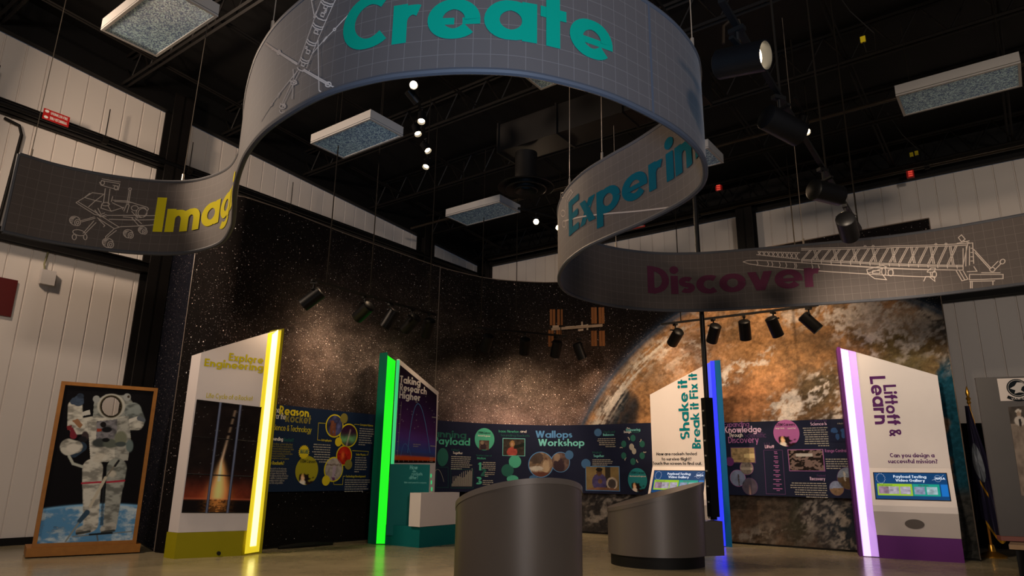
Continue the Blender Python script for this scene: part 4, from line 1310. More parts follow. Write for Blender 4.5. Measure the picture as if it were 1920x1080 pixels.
strip(sf, 'edge_light', sf.len * .1, sf.len, .98, zp0 - .02, zp0 - .02, led_gf, k2, .01, 'thin aqua green edge light')
strip(sf, 'side_panel', 0, sf.len, .28, .97, .97, white_p, k2, .01)
K2 = PathSurf([tuple(gP0), tuple(gP1)])


def sunset(A, B):
    c = np.zeros(A.shape + (3,))
    stops = [(0, (24, 16, 30)), (.3, (46, 26, 66)), (.6, (74, 36, 92)), (.72, (84, 54, 128)), (.86, (52, 74, 142)), (.915, (70, 64, 104)), (.93, (196, 84, 40)), (.965, (214, 82, 30)), (.975, (24, 16, 18)), (1, (16, 12, 14))]
    xs = [s[0] for s in stops]; cs = np.array([lin(*s[1]) for s in stops])
    for k in range(3): c[..., k] = np.interp(B, xs, cs[:, k])
    c *= (.85 + .3 * fbm(A * 6, B * 10, 12, 4))[..., None]
    st = (fbm(A * 160, B * 260, 4, 1) > .93) & (B < .6)
    return c + (st * .2)[..., None]


qd = [K2.uv(*p) for p in ((749.5, 684), (818.5, 741), (815.5, 868), (739, 868))]
picture_rect('trajectory_picture', K2, 0, 0, 0, 0, 60, 90, sunset, k2, quad=qd, off=.006)
mb = MB()
for px_, py_, hh in ((783, 757, .0), (759, 832, 1)):
    pts = []
    w_, t_ = (21, 92) if not hh else (10, 24)
    for i in range(25):
        x = -1 + 2 * i / 24
        q = K2.uv(px_ + w_ * x + 1.5 * x * x, py_ + t_ * x * x); pts.append(q)
    draw(mb, K2, pts, .012 if not hh else .006, .009)
mb.build('trajectory_lines', t_blue, k2, 'pale blue flight arcs')
mb = MB()
draw(mb, K2, [K2.uv(752, 753), K2.uv(744, 856)], .007, .009)
for i in range(6): draw(mb, K2, [K2.uv(749 - i * 1.3, 760 + i * 17), K2.uv(752 - i * 1.3, 760.5 + i * 17)], .009, .009)
for i in range(8): draw(mb, K2, [K2.uv(747 + i * 9, 862.5), K2.uv(747 + i * 9, 866)], .008, .009)
draw(mb, K2, [K2.uv(809, 782), K2.uv(817, 783)], .016, .009); draw(mb, K2, [K2.uv(806, 836), K2.uv(816, 837)], .016, .009)
a = K2.uv(774, 833); lines_block(mb, K2, a[0], a[1], .22, 2, .03, .012, .009)
a = K2.uv(805, 858); lines_block(mb, K2, a[0], a[1], .11, 3, .03, .012, .009)
a = K2.uv(778, 757); lines_block(mb, K2, a[0], a[1] + .03, .13, 1, .03, .012, .009)
mb.build('chart_lettering', t_body, k2)
text_px(k2, 'title_lettering', t_white, K2, [('Taking', (749, 717.5), (787.5, 725), .118), ('Research', (748.5, 732), (799, 740), .118), ('Higher', (747.5, 746.5), (787.5, 752), .118)], .24, off=.009)
bc = np.array((-1.29, 10.63))
mb = MB(); mb.prism([(-1.85, 11.03), tuple(bc), (-.815, 11.33), (-1.2, 11.85), (-1.78, 11.2)], 0, .285); mb.build('base', teal, k2, 'teal base')
mb = MB(); mb.prism([(-1.82, 10.93), (-1.22, 10.99), (-1.23, 11.07), (-1.83, 11.01)], .14, 1.17); mb.build('slider_box', teal, k2, 'teal upright box')
K2S = PathSurf([(-1.82, 10.93), (-1.22, 10.99)])
text_px(k2, 'lettering', t_aqua, K2S, [('How', (768.5, 880), (783, 880.5), .062), ('do', (773.5, 885.5), (780, 885.5), .036), ('rockets', (772, 891.5), (792, 892), .05), ('differ?', (767, 898.5), (783.5, 899), .052), ('Slide each panel to compare', (757.5, 906), (799.5, 907), .024)], .17)
cb = np.array((-1.285, 10.56)); rb = cb + nm * .93; lv = np.array((-.81, .58)) * .22
mb = MB(); mb.prism([tuple(cb), tuple(rb), tuple(rb + lv), tuple(cb + lv)], .29, .76); mb.build('white_box', white_p, k2, 'white box')
mb = MB()
for i in range(3):
    q = K2.uv(807.5 + i * .7, 892 + i * 12.5); rect(mb, K2, q[0] - .012, q[1] - .03, q[0] + .012, q[1] + .03, .01)
mb.build('indicator_light', led_gf, k2, 'three small green indicator lights')


def console_kiosk(name, label, A, B, zl, zr, colour, prot=.24, loc=None):
    """upright panel whose lower half swells into a tilted screen console"""
    A, B = np.array(A), np.array(B); t = (B - A) / np.hypot(*(B - A)); n = np.array((t[1], -t[0]))
    L = np.hypot(*(B - A)); mid = (A + B) / 2
    k = thing(name, label, 'exhibit kiosk', (mid[0], mid[1], 0))
    bk = -n * .09

    def P(s, o): q = A + t * s + n * o; return (float(q[0]), float(q[1]))
    mb = MB(); mb.prism([tuple(A), tuple(B), tuple(B + bk), tuple(A + bk)], .30, [zl, zr, zr, zl]); mb.build('panel', white_p, k)
    prof = [(0.001, 1.20), (prot, .70), (prot + .005, .62), (.05, .30), (0.001, .30)]
    mb = MB(); m = len(prof)
    vs = [(*P(0, o), z) for o, z in prof] + [(*P(L, o), z) for o, z in prof]
    mb.add(vs, [tuple(range(m)), tuple(range(m, 2 * m))[::-1]] + [(i, m + i, m + (i + 1) % m, (i + 1) % m) for i in range(m)])
    mb.build('console', white_p, k)
    mb = MB(); mb.prism([P(0, .045), P(L, .045), P(L, -.09), P(0, -.09)], 0, .298); mb.build('base', colour, k)
    V = np.array([*(n * -prot), .50]); O = (*P(0, prot), .70)
    return k, PathSurf([tuple(A), tuple(B)]), PlaneSurf(O, (*t, 0), V), n, L, PlaneSurf((*P(0, .05), .30), (*t, 0), np.array([*(n * (prot - .045)), .32]))


def screen_of(k, ps, L, h, shade):
    """tilted touchscreen with the video gallery page"""
    u0, u1, v0, v1 = L * .055, L * .93, h * .17, h * .86
    mb = MB(); rect(mb, ps, u0 - .012, v0 - .012, u1 + .012, v1 + .012, .003); s = mb.build('screen_bezel', black_gloss, k)
    W, Hh = u1 - u0, v1 - v0

    def page(A, B):
        c = np.zeros(A.shape + (3,)); c[:] = lin(6, 62, 110)
        c *= (.7 + .6 * fbm(A * 5, B * 4, 77, 4))[..., None]

        def rc(a0, a1, b0, b1, col): c[(A > a0) & (A < a1) & (B > b0) & (B < b1)] = lin(*col)
        rc(.03, .515, .42, .86, (150, 190, 40)); rc(.525, .89, .42, .86, (20, 150, 130)); rc(.905, 1, .42, .86, (20, 110, 190))
        for a0, col in ((.045, (150, 120, 140)), (.19, (160, 150, 160)), (.345, (170, 160, 175)), (.54, (130, 140, 165)), (.71, (150, 175, 180))):
            m = (A > a0) & (A < a0 + .145) & (B > .53) & (B < .80)
            c[m] = np.array(lin(*col)) * (.35 + 1.3 * fbm(A * 22, B * 12, int(a0 * 100), 4))[m][..., None]
        return c
    mat_page = picture_rect('touchscreen', ps, u0, v0, u1, v1, 120, 50, page, k, SCREEN, .006)
    mb = MB()
    put_text(mb, ps, 'Payload Testing', u0 + W * .5, v1 - Hh * .19, Hh * .105, .2, align='c', off=.009, n=6)
    put_text(mb, ps, 'Video Gallery', u0 + W * .5, v1 - Hh * .335, Hh * .105, .2, align='c', off=.009, n=6)
    put_text(mb, ps, 'NASA', u0 + W * .85, v1 - Hh * .24, Hh * .085, .2, off=.009, n=6)
    draw(mb, ps, [(u0 + W * .88 + W * .045 * math.cos(a), v1 - Hh * .2 + Hh * .12 * math.sin(a)) for a in np.linspace(0, 6.283, 25)], .002, .008)
    draw(mb, ps, [(u0 + W * .80, v1 - Hh * .26), (u0 + W * .90, v1 - Hh * .2), (u0 + W * .965, v1 - Hh * .06)], .0025, .008)
    g = [(u0 + W * .09 + W * (.055 + .012 * (i % 2)) * math.cos(i * .2618), v1 - Hh * .22 + Hh * (.17 + .035 * (i % 2)) * math.sin(i * .2618)) for i in range(25)]
    draw(mb, ps, g, .0015, .008)
    mb.build('page_lettering', t_glow, k)
    mb = MB()
    put_text(mb, ps, 'Deployment', u0 + W * .06, v1 - Hh * .50, Hh * .055, .2, off=.009, n=6)
    put_text(mb, ps, 'Vibration', u0 + W * .60, v1 - Hh * .50, Hh * .055, .2, off=.009, n=6)
    mb.build('page_caption', t_glowd, k)


# ---- blue kiosk
bL, bR = (2.40, 12.0), (3.20, 11.40)
k3, K3, S3, n3, L3, _ = console_kiosk('exhibit_kiosk', 'white kiosk with a lit blue edge and tilted touchscreen behind the low curved counter', bL, bR, zo(bL, 740), zo(bR, 685), blue_l)
b1, b2 = (3.375, 11.43), (3.462, 11.375)
zb_ = zo(b1, 676)
sf = PathSurf([bR, b1])
strip(sf, 'diffuser', 0, sf.len, .01, zo(bR, 684), zb_, led_bf, k3, .006, 'blue lit channel')
strip(sf, 'light_strip', sf.len * .60, sf.len * .98, .01, zb_ - .01, zb_ - .01, led_b, k3, .012, 'glowing blue light strip')
strip(sf, 'light_strip', sf.len * .02, sf.len * .16, .3, zb_ - .05, zb_ - .05, led_b, k3, .012, 'thin blue light strip')
mb = MB(); mb.prism([b1, b2, (3.565, 11.73), (3.478, 11.785)], 0, zb_ + .0); mb.build('fin', blue_l, k3, 'sea blue fin')
mb = MB()
for s, base_px, p0, p1, cap in (('Shake it', 1294, 823, 711, .172), ('Break it Fix it', 1314.5, 841, 699, .150)):
    a = K3.uv(base_px, p0); b = K3.uv(base_px - 3.5, p1)
    put_text(mb, K3, s, a[0], a[1], cap, .22, .06, fit=b[1] - a[1], rot=math.pi / 2, off=.004, n=10)
mb.build('title_lettering', t_teal, k3)
text_px(k3, 'lettering', t_black, K3, [('How are rockets tested', (1231, 854), (1307, 856), .052), ('to survive flight?', (1241, 863.5), (1296.5, 865), .052), ('Touch the screen to find out.', (1224, 871.5), (1316, 872.5), .052)], .2)
screen_of(k3, S3, L3, math.hypot(.24, .5), 0)

# ---- purple kiosk
pL, pR = (5.13, 10.20), (6.00, 9.715)
k4, K4, S4, n4, L4, SP4 = console_kiosk('exhibit_kiosk', 'white kiosk with a lit violet edge, purple base and tilted touchscreen beside the flag', pL, pR, zo(pL, 660), zo(pR, 704), purple_l)
p0 = (4.955, 10.30); p00 = (4.915, 10.322)
sf = PathSurf([p0, pL])
zp_ = zo(p0, 653)
strip(sf, 'diffuser', 0, sf.len, .01, zp_, zo(pL, 660), led_pf, k4, .006, 'violet lit channel')
strip(sf, 'light_strip', sf.len * .06, sf.len * .5, .01, zp_ - .02, zp_ - .05, led_p, k4, .012, 'glowing pale violet light strip')
mb = MB(); mb.prism([p00, p0, (5.1, 10.66), (5.06, 10.68)], 0, zp_ + .02); mb.build('fin', purple_l, k4, 'purple fin')
mb = MB()
for s, q0, q1, cap in (('Learn', (1630, 706), (1651, 796), .205), ('Liftoff &', (1655.5, 722), (1681, 818), .165)):
    a = K4.uv(*q0); b = K4.uv(q0[0] + (q1[1] - q0[1]) * .1, q1[1])
    put_text(mb, K4, s, a[0], a[1], cap, .22, .06, fit=a[1] - b[1], rot=-math.pi / 2, off=.004, n=10)
mb.build('title_lettering', t_purple, k4)
text_px(k4, 'lettering', t_purple, K4, [('Can you design a', (1669, 857.5), (1752.5, 857.5), .058), ('successful mission?', (1665.5, 868.5), (1758, 868.5), .058)], .22)
screen_of(k4, S4, L4, math.hypot(.24, .5), 0)
mb = MB(); disc(mb, SP4, L4 * .48, .20, .115, .075, .006); mb.build('speaker_grille', speaker_m, k4, 'oval grey speaker grille')
mb = MB(); a = K4.uv(1701, 879); rect(mb, K4, a[0], a[1], a[0] + .14, a[1] - .03, .003); mb.build('name_plate', speaker_m, k4)

# ================================================================== INFORMATION PANELS ON THE MURAL


def photo_fn(kind, seed=0):
    def f(A, B):
        n = fbm(A * 4 + seed, B * 4, seed, 5); m = fbm(A * 9, B * 9 + seed, seed + 7, 4)
        c = np.zeros(A.shape + (3,))
        if kind == 'nebula':
            c += n[..., None] ** 2 * np.array((.10, .11, .28)) * 1.6
            pil = (np.abs(A - .52 - .1 * (m - .5)) < .07) & (B > .38) | (np.abs(A - .34 - .12 * (m - .5)) < .09) & (B > .25)
            c = np.where(pil[..., None], np.array((.16, .055, .03)) * (.5 + m)[..., None], c)
        elif kind == 'aurora':
            c += np.exp(-((B - .68) / .16) ** 2)[..., None] * n[..., None] * np.array((.10, .34, .12)) * 1.5 + np.array((.03, .008, .03))
            c += np.exp(-((A - .5 - (.6 - B) * .25) / .035) ** 2)[..., None] * np.array((.30, .22, .20)) * (B > .2)[..., None]
        elif kind == 'sun':
            c += np.array((.42, .018, .01)) * (.3 + 1.1 * m)[..., None]
            c += (np.exp(-(((A - .4) / .1) ** 2 + ((B - .5) / .2) ** 2)))[..., None] * np.array((.3, .12, .02))
        elif kind == 'lab':
            c += np.array((.36, .32, .30)) * (.35 + 1.0 * m)[..., None]
            c = np.where(((np.abs(A - .52) < .09) & (B > .35))[..., None], np.array((.10, .03, .12)) + .25 * (n > .5)[..., None], c)
            c = np.where((np.abs(B - .3) < .03)[..., None], np.array((.14, .10, .09)), c)
        elif kind == 'work':
            c += np.array((.20, .14, .10)) * (.2 + 1.5 * m)[..., None]
            for cx, cy, rx, ry, col in ((.72, .30, .07, .09, (.10, .05, .035)), (.72, .60, .16, .28, (.34, .26, .18)), (.30, .22, .3, .25, (.06, .045, .04)), (.3, .66, .3, .10, (.42, .40, .37)), (.5, .9, .5, .1, (.10, .04, .03))):
                c = np.where(((((A - cx) / rx) ** 2 + ((B - cy) / ry) ** 2) < 1)[..., None], np.array(col) * (.6 + .8 * n)[..., None], c)
        elif kind == 'dim':
            c += np.array((.09, .06, .055)) * (.3 + 1.4 * m)[..., None]
            c = np.where(((((A - .42) / .30) ** 2 + ((B - .70) / .42) ** 2) < 1)[..., None], np.array((.035, .022, .03)), c)
            c = np.where(((((A - .3) / .18) ** 2 + ((B - .25) / .2) ** 2) < 1)[..., None], np.array((.22, .16, .12)), c)
        elif kind == 'student':
            c += np.array((.20, .145, .065)) * (.55 + .6 * n)[..., None]
            c = np.where(((A > .58) & (A < .74))[..., None], np.array((.03, .025, .02)), c)
            for cx, cy, rx, ry, col in ((.40, .66, .22, .38, (.055, .045, .13)), (.40, .24, .085, .16, (.075, .04, .025)), (.40, .12, .10, .09, (.012, .010, .010)), (.42, .62, .07, .10, (.11, .06, .04)), (.78, .70, .17, .26, (.40, .34, .28)), (.78, .72, .12, .20, (.06, .05, .05)), (.5, 1.0, .5, .12, (.16, .08, .05))):
                c = np.where(((((A - cx) / rx) ** 2 + ((B - cy) / ry) ** 2) < 1)[..., None], np.array(col) * (.6 + .8 * m)[..., None], c)
        elif kind == 'telescope':
            c += np.array((.03, .025, .022)) * (.4 + 1.6 * m)[..., None]
            for cx, cy, rx, ry, col in ((.42, .34, .07, .14, (.34, .18, .12)), (.42, .30, .12, .2, (.26, .15, .06)), (.42, .80, .24, .3, (.30, .06, .05))):
                c = np.where(((((A - cx) / rx) ** 2 + ((B - cy) / ry) ** 2) < 1)[..., None], np.array(col) * (.5 + n)[..., None], c)
            c = np.where(((np.abs(B - .48 + (A - .6) * .4) < .10) & (A > .5))[..., None], np.array((.010, .014, .012)), c)
            c = np.where((((A - .42) / .06) ** 2 + ((B - .33) / .11) ** 2 < 1)[..., None], np.array((.38, .22, .15)), c)
        elif kind == 'hangar':
            c += np.array((.30, .22, .12)) * (.3 + 1.1 * m)[..., None]
            c = np.where(((A > .55) & (np.abs(B - .55) < .12 + .1 * (A - .5)))[..., None], np.array((.52, .42, .22)), c)
        elif kind == 'control':
            c += np.array((.07, .05, .045)) * (.2 + 2.2 * (m > .52))[..., None]
            c = np.where(((np.abs(B - .24) < .08) & (A > .22) & (A < .70))[..., None], np.array((.42, .40, .38)), c)
        elif kind == 'sky':
            c += np.array((.16, .20, .33)) * (.5 + .9 * n)[..., None]
            c = np.where((np.abs(A - .55) < .05)[..., None] & (B > .25)[..., None], np.array((.05, .04, .04)), c)
        elif kind == 'dusk':
            c += np.array((.07, .06, .09)) * (.7 + .6 * n)[..., None]
            c += (np.exp(-((A - .5) / .05) ** 2) * (B > .3))[..., None] * np.array((.35, .20, .14)) * sstep(.3, .9, B)[..., None]
        elif kind == 'launchpad':
            c += np.where((B < .45)[..., None], np.array((.18, .22, .30)), np.array((.09, .06, .035))) * (.5 + .9 * m)[..., None]
            for x in (.35, .72): c = np.where(((np.abs(A - x) < .04) & (B > .2) & (B < .62))[..., None], np.array((.42, .40, .36)), c)
        elif kind == 'beach':
            c += np.where((B < .5)[..., None], np.array((.20, .24, .36)), np.array((.20, .13, .08))) * (.5 + .9 * m)[..., None]
        elif kind == 'rig':
            c += np.array((.15, .13, .12)) * (.3 + 1.4 * m)[..., None]
            c = np.where((np.abs(B - .55) < .10)[..., None], np.array((.30, .27, .24)), c)
        return c
    return f


def career_fn(bgc, seed):
    """round careers badge: coloured ground and a small drawn scene of a desk with a seated figure"""
    def f(A, B):
        p = Paint(A, B, bgc)
        p.poly([(.18, .62), (.60, .62), (.60, .90), (.18, .90)], (30, 22, 24)); p.ell(.32, .70, .07, .07, (200, 150, 90)); p.poly([(.0, .90), (1, .86), (1, 1), (0, 1)], (38, 22, 26))
        p.ell(.34, .78, .08, .09, (230, 190, 150)); p.poly([(.22, 1), (.28, .84), (.42, .84), (.48, 1)], (225, 215, 205)); p.poly([(.58, .80), (.80, .74), (.80, .78), (.58, .84)], (30, 25, 25))
        return p.C
    return f


def panel_board(name, label, s0, s1, z0, z1, material, off=.085, th=.03):
    mid = MUR.pt((s0 + s1) / 2, 0, off)
    t = thing(name, label, 'information panel', (mid[0], mid[1], z0))
    S = np.linspace(s0, s1, max(2, int((s1 - s0) / .12)))
    mb = MB()
    f = [MUR.pt(s, 0, off)[:2] for s in S]; b = [MUR.pt(s, 0, off - th)[:2] for s in S]
    n = len(S)
    mb.add([(*p, z0) for p in f] + [(*p, z1) for p in f] + [(*p, z0) for p in b] + [(*p, z1) for p in b],
           [(i, i + 1, n + i + 1, n + i) for i in range(n - 1)] + [(2 * n + i + 1, 2 * n + i, 3 * n + i, 3 * n + i + 1) for i in range(n - 1)] + [(n + i, n + i + 1, 3 * n + i + 1, 3 * n + i) for i in range(n - 1)] + [(i + 1, i, 2 * n + i, 2 * n + i + 1) for i in range(n - 1)] +
           [(0, n, 3 * n, 2 * n), (n - 1, 3 * n - 1, 4 * n - 1, 2 * n - 1)])
    mb.build('board', material, t)
    mb = MB()
    for s in np.linspace(s0 + .15, s1 - .15, 4):
        a, b_ = MUR.pt(s, (z0 + z1) / 2, .002), MUR.pt(s, (z0 + z1) / 2, off - th)
        mb.tube([a, b_], .02, 6)
    mb.build('standoff', black, t)
    return t, PathSurf([MUR.pt(s, 0, off)[:2] for s in np.linspace(s0, s1, max(2, int((s1 - s0) / .06)))])


def pdisc(t, sf, px, py, rpx, kind, rim, seed=0, rim_w=1.12, name='photo'):
    a = sf.uv(px, py); b = sf.uv(px, py - rpx[1]); r = b[1] - a[1]; ru = abs(sf.uv(px + rpx[0], py)[0] - sf.uv(px - rpx[0], py)[0]) / 2
    if rim:
        mb = MB(); disc(mb, sf, a[0], a[1], ru * rim_w, r * rim_w, .003); mb.build('photo_rim', rim, t)
    return picture_disc(name, sf, a[0], a[1], ru, r, photo_fn(kind, seed) if isinstance(kind, str) else kind, t, off=.005)


def blob(t, sf, px, py, rpx, m, star=0, name='badge', off=.0045):
    a = sf.uv(px, py); b = sf.uv(px, py - rpx[1]); ru = abs(sf.uv(px + rpx[0], py)[0] - sf.uv(px - rpx[0], py)[0]) / 2
    mb = MB(); disc(mb, sf, a[0], a[1], ru, b[1] - a[1], off, 40, star=star); return mb.build(name, m, t)


def prect(t, sf, x0, y0, x1, y1, kind, rim, seed=0, n=(44, 30)):
    a, b = sf.uv(x0, y1), sf.uv(x1, y0)
    if rim:
        mb = MB(); rect(mb, sf, a[0] - .012, a[1] - .012, b[0] + .012, b[1] + .012, .003, nu=10); mb.build('photo_rim', rim, t)
    return picture_rect('photo', sf, a[0], a[1], b[0], b[1], n[0], n[1], photo_fn(kind, seed), t, off=.006)


def paras(t, sf, items, m, name='body_text'):
    mb = MB()
    for x, y, x1, rows, lh, al in items:
        a = sf.uv(x, y); b = sf.uv(x1, y)
        lines_block(mb, sf, a[0], a[1], b[0] - a[0], rows, lh, align=al, seed=int(x + y))
    return mb.build(name, m, t)


# left panel
mS = lambda px, py: MUR.uv(px, py)[0]
sA, sB = mS(486, 840), mS(704, 850)
pB = MUR.plan(sB)[0]
i1, I1 = panel_board('information_panel', 'blue information panel with yellow titles and round photos between the yellow and green kiosks', sA, sB, zo(pB, 919), zo(pB, 779), navy)
text_px(i1, 'title_lettering', t_yellow, I1, [('Reason', (523, 777), (578.5, 782), .128)], .23)
text_px(i1, 'title_lettering', t_dkolive, I1, [('Rocket', (534.5, 791), (582, 796), .128)], .23)
text_px(i1, 'title_lettering', t_white, I1, [('The', (511.5, 773), (524, 774), .085), ('for the', (514.5, 785), (535, 787), .085)], .14)
text_px(i1, 'heading_lettering', t_olive, I1, [('Science & Technology', (506.5, 806), (583.5, 812), .085)], .12)
text_px(i1, 'heading_lettering', t_white, I1, [('Sounding', (507, 825.5), (530, 828), .05)], .2)
text_px(i1, 'heading_lettering', t_dkgreen, I1, [('Rocket?', (532, 827.5), (550, 829), .05)], .2)
text_px(i1, 'heading_lettering', t_olive, I1, [('Why Rockets?', (497, 871), (531.5, 875), .05), ('Astrophysics', (602, 827), (621.5, 829), .034), ('Geospace Science', (675, 798), (699, 801), .034), ('Solar Physics', (667, 854), (685.5, 855.5), .034), ('Technology Development', (648, 895), (685, 896), .034)], .18)
mb = MB()
for i, s in enumerate(('Sounding rockets are the only means', 'to gather direct measurements in the', 'region of space that is too high for', 'scientific balloons and aircraft and too', 'low for satellites. Conducting research', 'with sounding rockets is also less', 'expensive than using satellites.')):
    a = I1.uv(500 - i * .6, 880 + i * 4.55); put_text(mb, I1, s, a[0], a[1], .030, .15, fit=.36 * len(s) / 38, n=3)
mb.build('body_text', t_body, i1)
mb = MB()
for i, s in enumerate(('Sounding rockets take their', 'name from the nautical term', 'to sound, which means to take', 'measurements. Instruments', 'aboard sounding rockets take', 'measurements in the', 'atmosphere and in space.')):
    a = I1.uv(508.5 - i * .5, 833.5 + i * 4.55); put_text(mb, I1, s, a[0], a[1], .030, .15, fit=.40 * len(s) / 29, n=3)
mb.build('body_text', t_dkolive, i1)
paras(i1, I1, [(586, 833, 620, 8, .036, 'r'), (674, 803.5, 701, 8, .036, 'l'), (666, 858, 690, 7, .036, 'l'), (647, 900, 694, 6, .034, 'l')], t_body)
yr = t_olive
pdisc(i1, I1, 627, 798.5, (15, 19.5), 'nebula', yr, 1); pdisc(i1, I1, 653.3, 816.5, (15.3, 20), 'aurora', yr, 2); pdisc(i1, I1, 645, 854, (13.3, 17), 'sun', yr, 3); pdisc(i1, I1, 625.3, 880, (16, 21), 'lab', yr, 4)
for x, y, rx, ry, m in ((644.6, 784.5, 7, 9.5, t_dkolive), (634, 828.5, 6.3, 8.5, t_yellow), (652.8, 871, 7, 9.3, t_dkolive), (610.6, 901, 7.4, 9.6, t_yellow)): blob(i1, I1, x, y, (rx, ry), m, off=.007)
pdisc(i1, I1, 575, 882, (21.3, 27), career_fn((150, 144, 34), 1), None, name='careers_badge')
blob(i1, I1, 569.3, 847.5, (9.6, 12.5), t_yellow, .10, 'star_badge', .0075)
text_px(i1, 'badge_lettering', t_black, I1, [('STEM Careers', (562, 867.5), (592, 869), .048)], .17, off=.008)
mb = MB(); a = I1.uv(562, 850.5); put_text(mb, I1, 'IMAGINE', a[0], a[1], .062, .2, fit=I1.uv(577, 851)[0] - a[0], off=.010, n=6); mb.build('badge_lettering', t_dkgreen, i1)
mb = MB()
for ln_ in ([(610.5, 794), (597, 793), (595, 825), (601, 825.5)], [(664, 796), (666, 795.5), (674, 796.5)], [(660, 845), (690.5, 846.5), (689.5, 853), (686.5, 853)], [(625, 902), (625.5, 908.5), (642, 908.5), (643, 893), (647, 893)]):
    draw(mb, I1, [I1.uv(*q) for q in ln_], .006, .004)
mb.build('leader_lines', t_olive, i1)

# long curved middle panel
sA, sB = mS(770, 860), mS(1232, 860)
pM = MUR.plan(mS(1000, 860))[0]
i2, I2 = panel_board('information_panel', 'long curved dark blue information panel with green and blue titles behind the big counter', sA, sB, zo(pM, 922.5), zo(pM, 797.5), navy2)
text_px(i2, 'title_lettering', t_dkgreen, I2, [('Planning', (799, 818), (874, 818.5), .132)], .2)
text_px(i2, 'title_lettering', t_green, I2, [('a Payload', (799, 831.5), (881, 834), .132)], .2)
text_px(i2, 'title_lettering', t_blue, I2, [('Wallops', (1004, 820.5), (1073, 821), .132)], .21)
text_px(i2, 'title_lettering', t_aqua, I2, [('Workshop', (1009, 836), (1096, 837), .132)], .21)
text_px(i2, 'heading_lettering', t_green, I2, [('Isaac Newton', (935, 810.5), (973, 811), .046), ('Motion', (894.5, 861), (910.5, 861.5), .042)], .14)
text_px(i2, 'heading_lettering', t_white, I2, [('and', (975.5, 811), (987, 811), .046), ('Together', (849, 851), (867.5, 852), .042), ('The', (1175.5, 804.5), (1181, 804.5), .03), ('Design', (1170, 812), (1183.5, 812), .040)], .16)
text_px(i2, 'heading_lettering', t_dkgreen, I2, [('Sounding Rockets', (939, 818), (993, 818.5), .046), ('Putting It', (846, 845), (861, 845.5), .036), ('Checks and', (1131.5, 812), (1153, 812), .040), ('Newton Laws of', (893, 855), (922, 855), .03), ('Bringing It', (1111, 850), (1128, 850), .036), ('Process', (1184, 812), (1199, 812), .040)], .15)
text_px(i2, 'heading_lettering', t_aqua, I2, [('Balances', (1131, 817.5), (1151.5, 817.5), .046), ('Together', (1113, 857), (1133, 857), .046), ('Engineering', (1174, 808.5), (1200.5, 808.5), .046)], .19)
for s, x, y, m in (('1', 896, 882, t_green), ('2', 901, 893, t_dkgreen), ('3', 892, 908.5, t_green)): text_px(i2, 'numeral_lettering', m, I2, [(s, (x, y), (x + (10 if s != '1' else 6), y), .145)], .27)
paras(i2, I2, [(846, 856, 886, 7, .036, 'l'), (903, 867, 929, 5, .034, 'r'), (909, 886, 928, 3, .034, 'l'), (905, 901, 927, 3, .034, 'l'), (1120, 823, 1154, 5, .036, 'r'), (1111, 862, 1150, 4, .032, 'l')], t_body)
blob(i2, I2, 908, 823.5, (18.5, 20.8), t_green); blob(i2, I2, 829.5, 857, (10.5, 17), t_dkgreen); blob(i2, I2, 965.5, 865.5, (11.6, 11.8), t_green); blob(i2, I2, 951.5, 882, (11.6, 11.6), t_dkgreen); blob(i2, I2, 961, 898, (11, 7), t_green)
blob(i2, I2, 1067.5, 853, (8, 8.5), skin_b, off=.008); blob(i2, I2, 1098.8, 869.5, (8.8, 9), skin_b); blob(i2, I2, 1000, 897, (8, 6), skin_b, off=.008); blob(i2, I2, 1121.3, 811, (7, 7.2), skin_b, .1, 'star_badge')
text_px(i2, 'badge_lettering', t_black, I2, [('STEM Career', (896, 812.5), (920, 812.5), .036)], .17, off=.009)
text_px(i2, 'badge_lettering', t_white, I2, [('Rocket Engineer', (896, 818), (919.5, 818), .028)], .15, off=.009)
prect(i2, I2, 898, 826, 917, 843, 'dim', None, 14, (24, 20))
prect(i2, I2, 943, 823.5, 983.5, 853.5, 'telescope', t_aqua, 5); pdisc(i2, I2, 1014, 871, (22.3, 22.8), 'work', t_blue, 6, 1.06); pdisc(i2, I2, 1051, 866.5, (17, 18), 'dim', t_blue, 7, 1.06)
prect(i2, I2, 1099.5, 875.5, 1160.5, 918.5, 'student', t_blue, 8, (64, 46))
pdisc(i2, I2, 1195.5, 900, (18, 22.5), career_fn((40, 128, 136), 2), None, name='careers_badge')
text_px(i2, 'badge_lettering', t_black, I2, [('STEM Career', (1183, 888), (1209, 888), .036)], .17, off=.009)
text_px(i2, 'badge_lettering', t_white, I2, [('Mechanical Engineer', (1181, 894), (1212, 894), .026)], .15, off=.009)
mb = MB()
for i in range(6):
    a = 2 * math.pi * (i + .5) / 6; q = I2.uv(1187 + 22 * math.sin(a), 843.5 - 22 * math.cos(a))
    draw(mb, I2, [(q[0] + .045 * math.cos(a + t), q[1] + .045 * math.sin(-a - t)) for t in np.linspace(-.7, .7, 6)], .018, .004)
a = I2.uv(1184.5, 838); disc(mb, I2, a[0], a[1], .05, .06, .0045); a = I2.uv(1189, 846); disc(mb, I2, a[0], a[1], .045, .055, .0047); mb.build('cycle_diagram', t_body, i2)
for i in range(6):
    mb = MB(); a = 2 * math.pi * i / 6; q = I2.uv(1187 + 20 * math.sin(a), 843.5 - 22 * math.cos(a)); disc(mb, I2, q[0], q[1], .052, .06, .0042)
    mb.build('cycle_badge', t_dkgreen, i2)
mb = MB(); a = I2.uv(847, 912); b = I2.uv(884, 912)
for i in range(22):
    u = a[0] + (b[0] - a[0]) * i / 21; hh = .05 + .20 * abs(math.sin(i * 1.7)) * .6 + .008 * i; rect(mb, I2, u - .005, a[1], u + .006, a[1] + hh, .004)
draw(mb, I2, [I2.uv(816 + 16 * t, 906 - 26 * (1 - (1.3 * t - .35) ** 2)) for t in np.linspace(0, 1, 14)], .008, .004); mb.build('bar_chart', t_body, i2)
